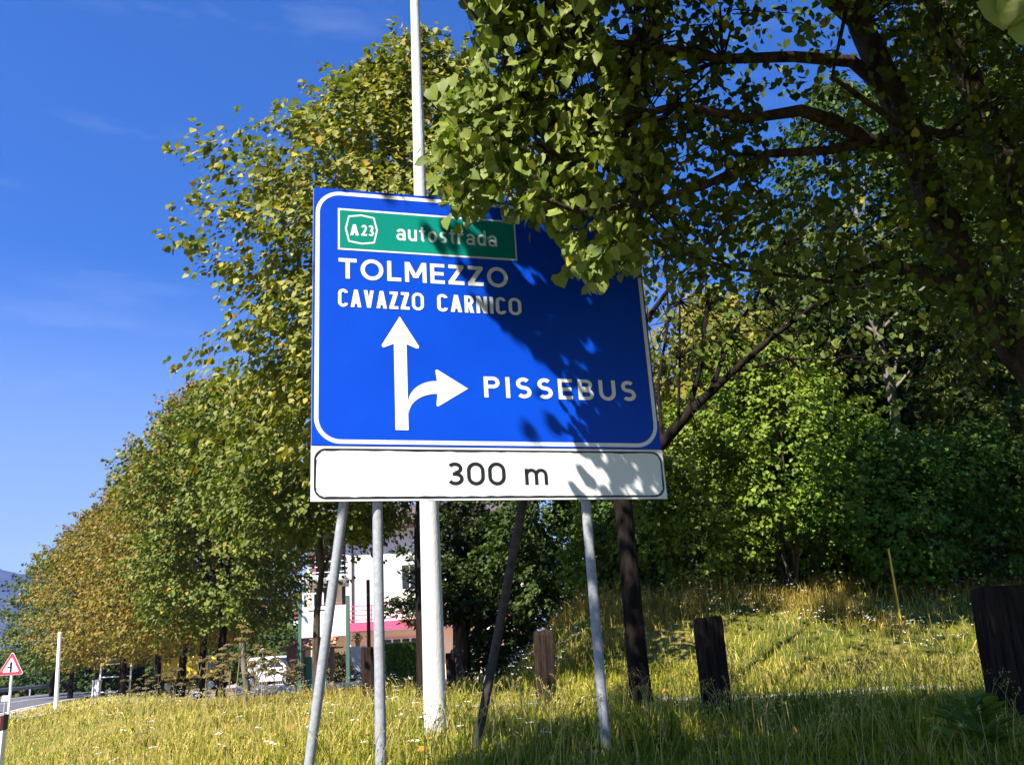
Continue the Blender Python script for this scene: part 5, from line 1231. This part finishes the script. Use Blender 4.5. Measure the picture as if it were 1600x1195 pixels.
# ------------------------------------------------------------------ grass
def blades(name, n, region, hrange, wid, colfn, seed, mask=None, bend=1.0, label=None, cat='grass'):
    rng = np.random.default_rng(seed); x, y = region(n, rng)
    keep_ = (x > edge_x(y)+.35)
    if mask is not None: keep_ &= mask(x, y)
    x, y = x[keep_], y[keep_]; n = len(x); z = hgt(x, y)
    H = (hrange[0]+(hrange[1]-hrange[0])*rng.random(n)**1.6*(.6+.9*fnoise(x*1.9, y*2.3, 1.4)))*(1+.35*np.sin(x*2.1)*np.cos(y*1.7))*(.55+.45*sstep(-5, -1, x+.15*(y-8))); az = rng.random(n)*2*PI
    W = wid*(.7+.6*rng.random(n))*(1+.05*y)
    side = np.stack([np.cos(az), np.sin(az), 0*az], 1)*W[:, None]/2
    ba = rng.random(n)*2*PI; bd = np.stack([np.cos(ba), np.sin(ba), 0*ba], 1)*(bend*H*rng.random(n))[:, None]+np.array([.06, .03, 0])*H[:, None]
    p0 = np.stack([x, y, z-.02], 1); up_ = np.array([0, 0, 1.0])
    p1 = p0+up_*(H*.55)[:, None]+bd*.35; p2 = p0+up_*(H*.98)[:, None]-up_*(np.linalg.norm(bd, axis=1)*.35)[:, None]+bd
    V = np.stack([p0-side, p0+side, p1+side*.8, p1-side*.8, p2], 1)
    F = np.array([(0, 1, 2), (0, 2, 3), (3, 2, 4)])[None]+(np.arange(n)*5)[:, None, None]
    C = np.repeat(colfn(x, y, rng), 5, 0).reshape(n, 5, 3)
    C[:, 4] = C[:, 4]*.6+np.array([.42, .34, .10])*.4
    o = link(name, npmesh(name, V.reshape(-1, 3), F.reshape(-1, 3), M['grass'], C.reshape(-1, 3)))
    tag(o, label, cat, kind='stuff'); return o
def view_region(y0, y1, pw, x0=-.75, x1=.75):
    def f(n, rng):
        y = (y0**pw+(y1**pw-y0**pw)*rng.random(n))**(1/pw); return rng.uniform(x0, x1, n)*y, y
    return f
def fnoise(x, y, s): return .5+.25*(np.sin(x*s+1.3*np.sin(y*s*.7))+np.sin(y*s*1.1+1.7*np.sin(x*s*.6+1)))
def grasscol(x, y, rng):
    n = len(x)
    g1 = np.array([.13, .185, .008]); g2 = np.array([.30, .28, .022]); dry = np.array([.56, .43, .18]); dk = np.array([.05, .085, .006])
    m_ = np.clip(fnoise(x, y, .9)+rng.normal(size=n)*.22, 0, 1)[:, None]
    c = g1*(1-m_)+g2*m_
    pd = .10+.28*fnoise(x+5, y, .7)+.45*sstep(-1.2, -4, x)+.20*((y > 13) & (x > -1))
    h = (rng.random(n) < pd)[:, None]; c = np.where(h, dry*(.6+.6*rng.random((n, 1))), c)
    h = (rng.random(n) < .18)[:, None]; c = np.where(h, dk, c)
    return c*(.75+.5*rng.random((n, 1)))
offtrack = lambda x, y: ~((x > -.9) & (y > 9.6) & (y < 13.6) & (np.abs(y-np.interp(x, [-.9, 2, 6, 10, 20], [13.1, 11.45, 10.8, 10.55, 9.9])) < .45) & (np.random.default_rng(1).random(len(x)) < .93)) & ((y < 28.3) | (x > 3))
blades('grass', 150000, view_region(4.6, 14, 1.1), (.06, .27), .0065, grasscol, 201, offtrack, label='tufted summer grass on the verge around the sign posts')
blades('grass', 90000, view_region(12, 30, 1.2, -.72, .72), (.10, .26), .008, grasscol, 202, offtrack, label='dry summer grass on the verge and bank further off')
blades('grass', 26000, view_region(28, 70, 1.2, -.62, -.30), (.2, .42), .011, grasscol, 203, lambda x, y: x < edge_x(y)+7, label='rough grass under the linden row')
def straw(x, y, rng): return np.array([.62, .48, .22])*(.6+.6*rng.random((len(x), 1)))
blades('dry_thatch', 60000, view_region(5.5, 22, 1.1, -.72, -.06), (.03, .09), .009, straw, 207, lambda x, y: (fnoise(x-3, y+2, .8)+.35*sstep(-1.5, -4, x)) > .42, bend=2.6, label='matted straw lying on the left verge', cat='straw')
def brown(x, y, rng): return np.array([.32, .21, .075])*(.4+1.0*rng.random((len(x), 1)))+np.array([.0, .03, .0])*rng.random((len(x), 1))
blades('tall_weeds', 15000, view_region(14.5, 20, 1.0, -.02, .70), (.22, .5), .007, brown, 204, lambda x, y: (fnoise(x, y, 1.5)+.8*sstep(15.5, 19, y)) > .82, label='tall brown weeds on the bank below the wood', cat='weeds')
blades('tall_weeds', 9000, view_region(17, 24, 1.0, -.46, -.12), (.15, .34), .007, brown, 205, lambda x, y: fnoise(x, y, 1.1) > .45, label='brownish weeds along the verge crest before the linden trunks', cat='weeds')

# seed stalks: thin bent stems with a feathery head
def stalks(name, n, region, hr, seed, label, mask=None, colr=(.45, .36, .19)):
    rng = np.random.default_rng(seed); x, y = region(n, rng); k_ = (x > edge_x(y)+.5)
    if mask is not None: k_ &= mask(x, y)
    x, y = x[k_], y[k_]; n = len(x); z = hgt(x, y); H = rng.uniform(*hr, n)
    a = rng.random(n)*2*PI; ln_ = rng.uniform(.1, .55, n)*H; dx = np.cos(a)*ln_+.08*H; dy = np.sin(a)*ln_*.6
    sd = np.stack([np.full(n, 1.0), np.full(n, .3), np.zeros(n)], 1)*(.0016*(1+y*.09))[:, None]
    V = []; F = []; rows_ = []
    fr = [0, .4, .7, .88, 1.0]
    for q in fr:
        rows_.append(np.stack([x+dx*q**2.2, y+dy*q**2.2, z+H*(q-.22*q**4)], 1))
    R_ = np.stack(rows_, 1)
    wd = np.array([1.3, 1.0, .8, .7, .3])
    Vl = R_-sd[:, None]*wd[None, :, None]; Vr = R_+sd[:, None]*wd[None, :, None]
    V = np.concatenate([Vl, Vr], 1)
    F = []
    for q in range(4): F += [(q, 5+q, 6+q), (q, 6+q, 1+q)]
    F = np.array(F)[None]+(np.arange(n)*10)[:, None, None]
    C = np.tile(np.array(colr), (n*10, 1))*np.repeat(.6+.6*rng.random((n, 1)), 10, 0)
    # head: little diamonds
    m_ = 9; kk = np.repeat(np.arange(n), m_); f_ = .80+.2*rng.random(n*m_)
    hp = np.stack([x[kk]+dx[kk]*f_**2.2, y[kk]+dy[kk]*f_**2.2, z[kk]+H[kk]*(f_-.22*f_**4)], 1)+rng.normal(size=(n*m_, 3))*.008
    o = link(name, npmesh(name, V.reshape(-1, 3), F.reshape(-1, 3), M['grass'], C)); tag(o, label, 'grass', kind='stuff')
    hd = leaf_cloud('seed_heads', hp, rng.normal(size=(n*m_, 3))*.4+[.3, 0, .8], rng.normal(size=(n*m_, 3)), (.008+.008*rng.random(n*m_))*(1+.05*y[kk]), np.tile(np.array(colr)*1.1, (n*m_, 1))*(.6+.7*rng.random((n*m_, 1))), (T_NEED[0]*[2.2, 1, 1], T_NEED[1]), M['grass'])
    hd.parent = o
stalks('seed_stalks', 1900, view_region(4.8, 12, 1.2), (.28, .62), 210, 'fine dry seed stalks rising out of the verge grass near the posts')
stalks('seed_stalks', 2200, view_region(9.5, 24, 1.1), (.25, .5), 211, 'dry seed stalks on the bank and verge further away', offtrack)

# white and yellow meadow flowers
def flowers(name, n, region, hr, seed, label, col, r0, mask=None, parts=9, spreadf=1.0):
    rng = np.random.default_rng(seed); x, y = region(n, rng); k_ = (x > edge_x(y)+.5)
    if mask is not None: k_ &= mask(x, y)
    x, y = x[k_], y[k_]; n = len(x); z = hgt(x, y)+rng.uniform(*hr, n)
    kk = np.repeat(np.arange(n), parts); a = rng.random(n*parts)*2*PI; rr_ = np.sqrt(rng.random(n*parts))*r0*spreadf*(.6+.7*rng.random(n))[kk]
    tl = rng.normal(size=(n, 2))*.25
    pp_ = np.stack([x[kk]+rr_*np.cos(a), y[kk]+rr_*np.sin(a), z[kk]+tl[kk, 0]*rr_*np.cos(a)-.25*rr_], 1)
    o = leaf_cloud(name, pp_, np.stack([np.cos(a), np.sin(a), 0*a], 1), np.tile([0, -.35, 1.0], (n*parts, 1))+rng.normal(size=(n*parts, 3))*.25, np.full(n*parts, r0*.62), np.tile(col, (n*parts, 1))*(.75+.35*rng.random((n*parts, 1))), T_LO, M['petal' if col[2] > .2 else 'petal_yellow'])
    tag(o, label, 'wildflowers', kind='stuff')
flowers('wildflowers', 75, view_region(5.6, 12, 1.1, -.62, .02), (.18, .34), 220, 'flat white yarrow heads in the grass around the posts', (.62, .62, .56), .028, parts=14)
flowers('wildflowers', 1000, view_region(13, 19.5, 1.0, -.02, .68), (.30, .62), 221, 'many small white flower heads on the bank below the wood', (.75, .75, .7), .036, lambda x, y: (fnoise(x+2, y, 1.2)+.5*sstep(14, 17, y)) > .62, parts=6)
flowers('wildflowers', 200, view_region(13, 26, 1.0, -.48, -.03), (.3, .5), 222, 'scattered white flower heads on the left verge', (.55, .55, .5), .03, parts=6)
flowers('wildflowers', 34, view_region(5, 9, 1.0, .2, .62), (.14, .3), 223, 'few small yellow flowers low in the shaded grass', (.75, .5, .03), .015, parts=7)

# dried hogweed plants before the trunks
def umbel_mesh():
    return None
rr = random.Random(31)
labs = ['dried umbel plant at the left end of the umbel clump', 'dried umbel plant second from the left in the clump', 'short dried umbel plant leaning left in the clump', 'dried umbel plant with three heads near the dark trunks', 'brownish umbel plant left of the grey stub', 'tall pale umbel plant touching the grey stub',
        'tallest dried umbel plant right above the grey stub', 'dried umbel plant directly right of the grey stub', 'dense brown umbel plant in front of the van bonnet', 'dried umbel plant before the van side', 'low umbel plant under the van', 'lone umbel plant to the right of the van', 'umbel plant before the trunk of the green linden', 'umbel plant in the middle gap between dark trunks', 'slender umbel plant just left of the grey stub, behind the pale one', 'second umbel plant right of the grey stub, set back', 'small umbel plant near the yellow truck', 'small umbel plant beneath the yellow truck cab']
spots = [(205, 1085, 20, .55), (228, 1085, 19, .6), (262, 1087, 18, .6), (290, 1088, 17.5, .75), (322, 1088, 17, .8), (350, 1090, 16, .85), (366, 1090, 17, 1.25), (396, 1090, 16.5, .9), (412, 1092, 16, .85), (428, 1092, 17, .8), (445, 1092, 16.5, .6), (462, 1090, 17, .7), (305, 1088, 18.5, .8), (338, 1088, 19, .85), (358, 1090, 18, 1.0), (404, 1090, 18, .95), (244, 1086, 20, .6), (275, 1087, 19.5, .7)]
proto_meshes = []
for v_ in range(4):
    st = MB(); hd = MB(); H = 1.0; hr_ = random.Random(70+v_); tips_ = [(.02, 0, 1.0)]
    st.tube([(0, 0, -.1), (.03, .01, .5), (.02, 0, 1.0)], [.011, .009, .005], 6)
    for q in range(hr_.choice((4, 5, 6, 7))):
        z0_ = hr_.uniform(.35, .75); a = hr_.random()*2*PI; L_ = hr_.uniform(.16, .36); tip = (math.cos(a)*L_*.7, math.sin(a)*L_*.7, z0_+L_)
        st.tube([(.025, 0, z0_), (tip[0]*.6, tip[1]*.6, z0_+L_*.5), tip], [.007, .006, .004], 5); tips_.append(tip)
    for tip in tips_:
        R_ = hr_.uniform(.06, .11)
        for q in range(26):
            a = hr_.random()*2*PI; r_ = R_*math.sqrt(hr_.random()); e_ = (tip[0]+r_*math.cos(a), tip[1]+r_*math.sin(a), tip[2]+.07-5.5*r_*r_)
            st.tube([tip, e_], [.0022, .0016], 3, caps=False)
            for w_ in range(5):
                c_ = (e_[0]+hr_.uniform(-.014, .014), e_[1]+hr_.uniform(-.014, .014), e_[2]+hr_.uniform(-.004, .008)); hd.box(c_, (.017, .017, .012), Matrix.Rotation(hr_.random()*3, 3, 'X'))
    proto_meshes.append((st, hd))
M['umbel'] = mat('dry_umbel', (.09, .075, .025), .95, spec=.05, col2=(.24, .18, .07), nscale=40)
M['umbel_stem'] = mat('dry_stem', (.16, .12, .05), .9, col2=(.22, .18, .08), nscale=10)
cache = {}
for q, (px, py, Y, H) in enumerate(spots):
    v_ = q % 4; b = stem_base(px, py, Y)
    o = empty('dried_umbel', tuple(b), labs[q], 'dried plant', 'dried umbel plants before the linden trunks'); o.scale = (H*1.15, H*1.15, H*1.1); o.rotation_euler = (rr.uniform(-.12, .12), rr.uniform(-.12, .12), rr.random()*6)
    if v_ not in cache: s1 = proto_meshes[v_][0].build('stem', M['umbel_stem'], o); s2 = proto_meshes[v_][1].build('flower_head', M['umbel'], o); cache[v_] = (s1.data, s2.data)
    else: link('stem', cache[v_][0], o); link('flower_head', cache[v_][1], o)

rg = np.random.default_rng(88); n_ = 260; yy_ = rg.uniform(4.8, 13, n_); xx_ = rg.uniform(-.5, .62, n_)*yy_; k_ = xx_ > edge_x(yy_)+.5; xx_, yy_ = xx_[k_], yy_[k_]; n_ = len(xx_)
o = leaf_cloud('fallen_leaves', np.stack([xx_, yy_, hgt(xx_, yy_)+.07+.08*rg.random(n_)], 1), rg.normal(size=(n_, 3))*[1, 1, .4], rg.normal(size=(n_, 3))*.5+[0, -.3, 1], .05+.04*rg.random(n_), np.array([.30, .17, .05])*(.5+1.0*rg.random((n_, 1))), T_MID, M['leaf'])
tag(o, 'fallen brown and yellow linden leaves caught in the verge grass', 'fallen leaves', kind='stuff')
# broad leaved weed at lower right
b = G(1540, 1185, .75); gz = float(hgt(b[0], b[1])); rg = np.random.default_rng(77); n_ = 70
o = empty('leafy_weed', (b[0], b[1], gz), 'pale green leafy weed in the lower right corner', 'weed')
a = rg.random(n_)*2*PI; u = rg.random(n_); pp_ = np.stack([np.cos(a)*.12*u, np.sin(a)*.12*u, .05+.28*rg.random(n_)], 1)
leaf_cloud('foliage', pp_, np.stack([np.cos(a), np.sin(a), .5+0*a], 1), np.tile([0, 0, 1.0], (n_, 1))+rg.normal(size=(n_, 3))*.3, .10+.07*rg.random(n_), np.tile([.14, .21, .05], (n_, 1))*(.7+.6*rg.random((n_, 1))), (T_MID[0]*[.45, 1, 1], T_MID[1]), M['leaf'], o)
mb = MB(); mb.tube([(0, 0, -.05), (.01, 0, .36)], [.006, .003], 6); mb.build('stem', M['green_paint'], o)

# ------------------------------------------------------------------ air
mb = MB(); mb.box((-200, 1560, 350), (8200, 3300, 716))
hz = mb.build('haze', M['white']); hz.data.materials.clear()
hm = bpy.data.materials.new('air'); hm.use_nodes = True; hm.node_tree.nodes.clear()
ho = hm.node_tree.nodes.new('ShaderNodeOutputMaterial'); hv = hm.node_tree.nodes.new('ShaderNodeVolumePrincipled')
hv.inputs['Color'].default_value = (.30, .42, 1, 1); hv.inputs['Density'].default_value = .00019; hv.inputs['Anisotropy'].default_value = .2
hm.node_tree.links.new(hv.outputs[0], ho.inputs['Volume']); hz.data.materials.append(hm); tag(hz, kind='stuff')
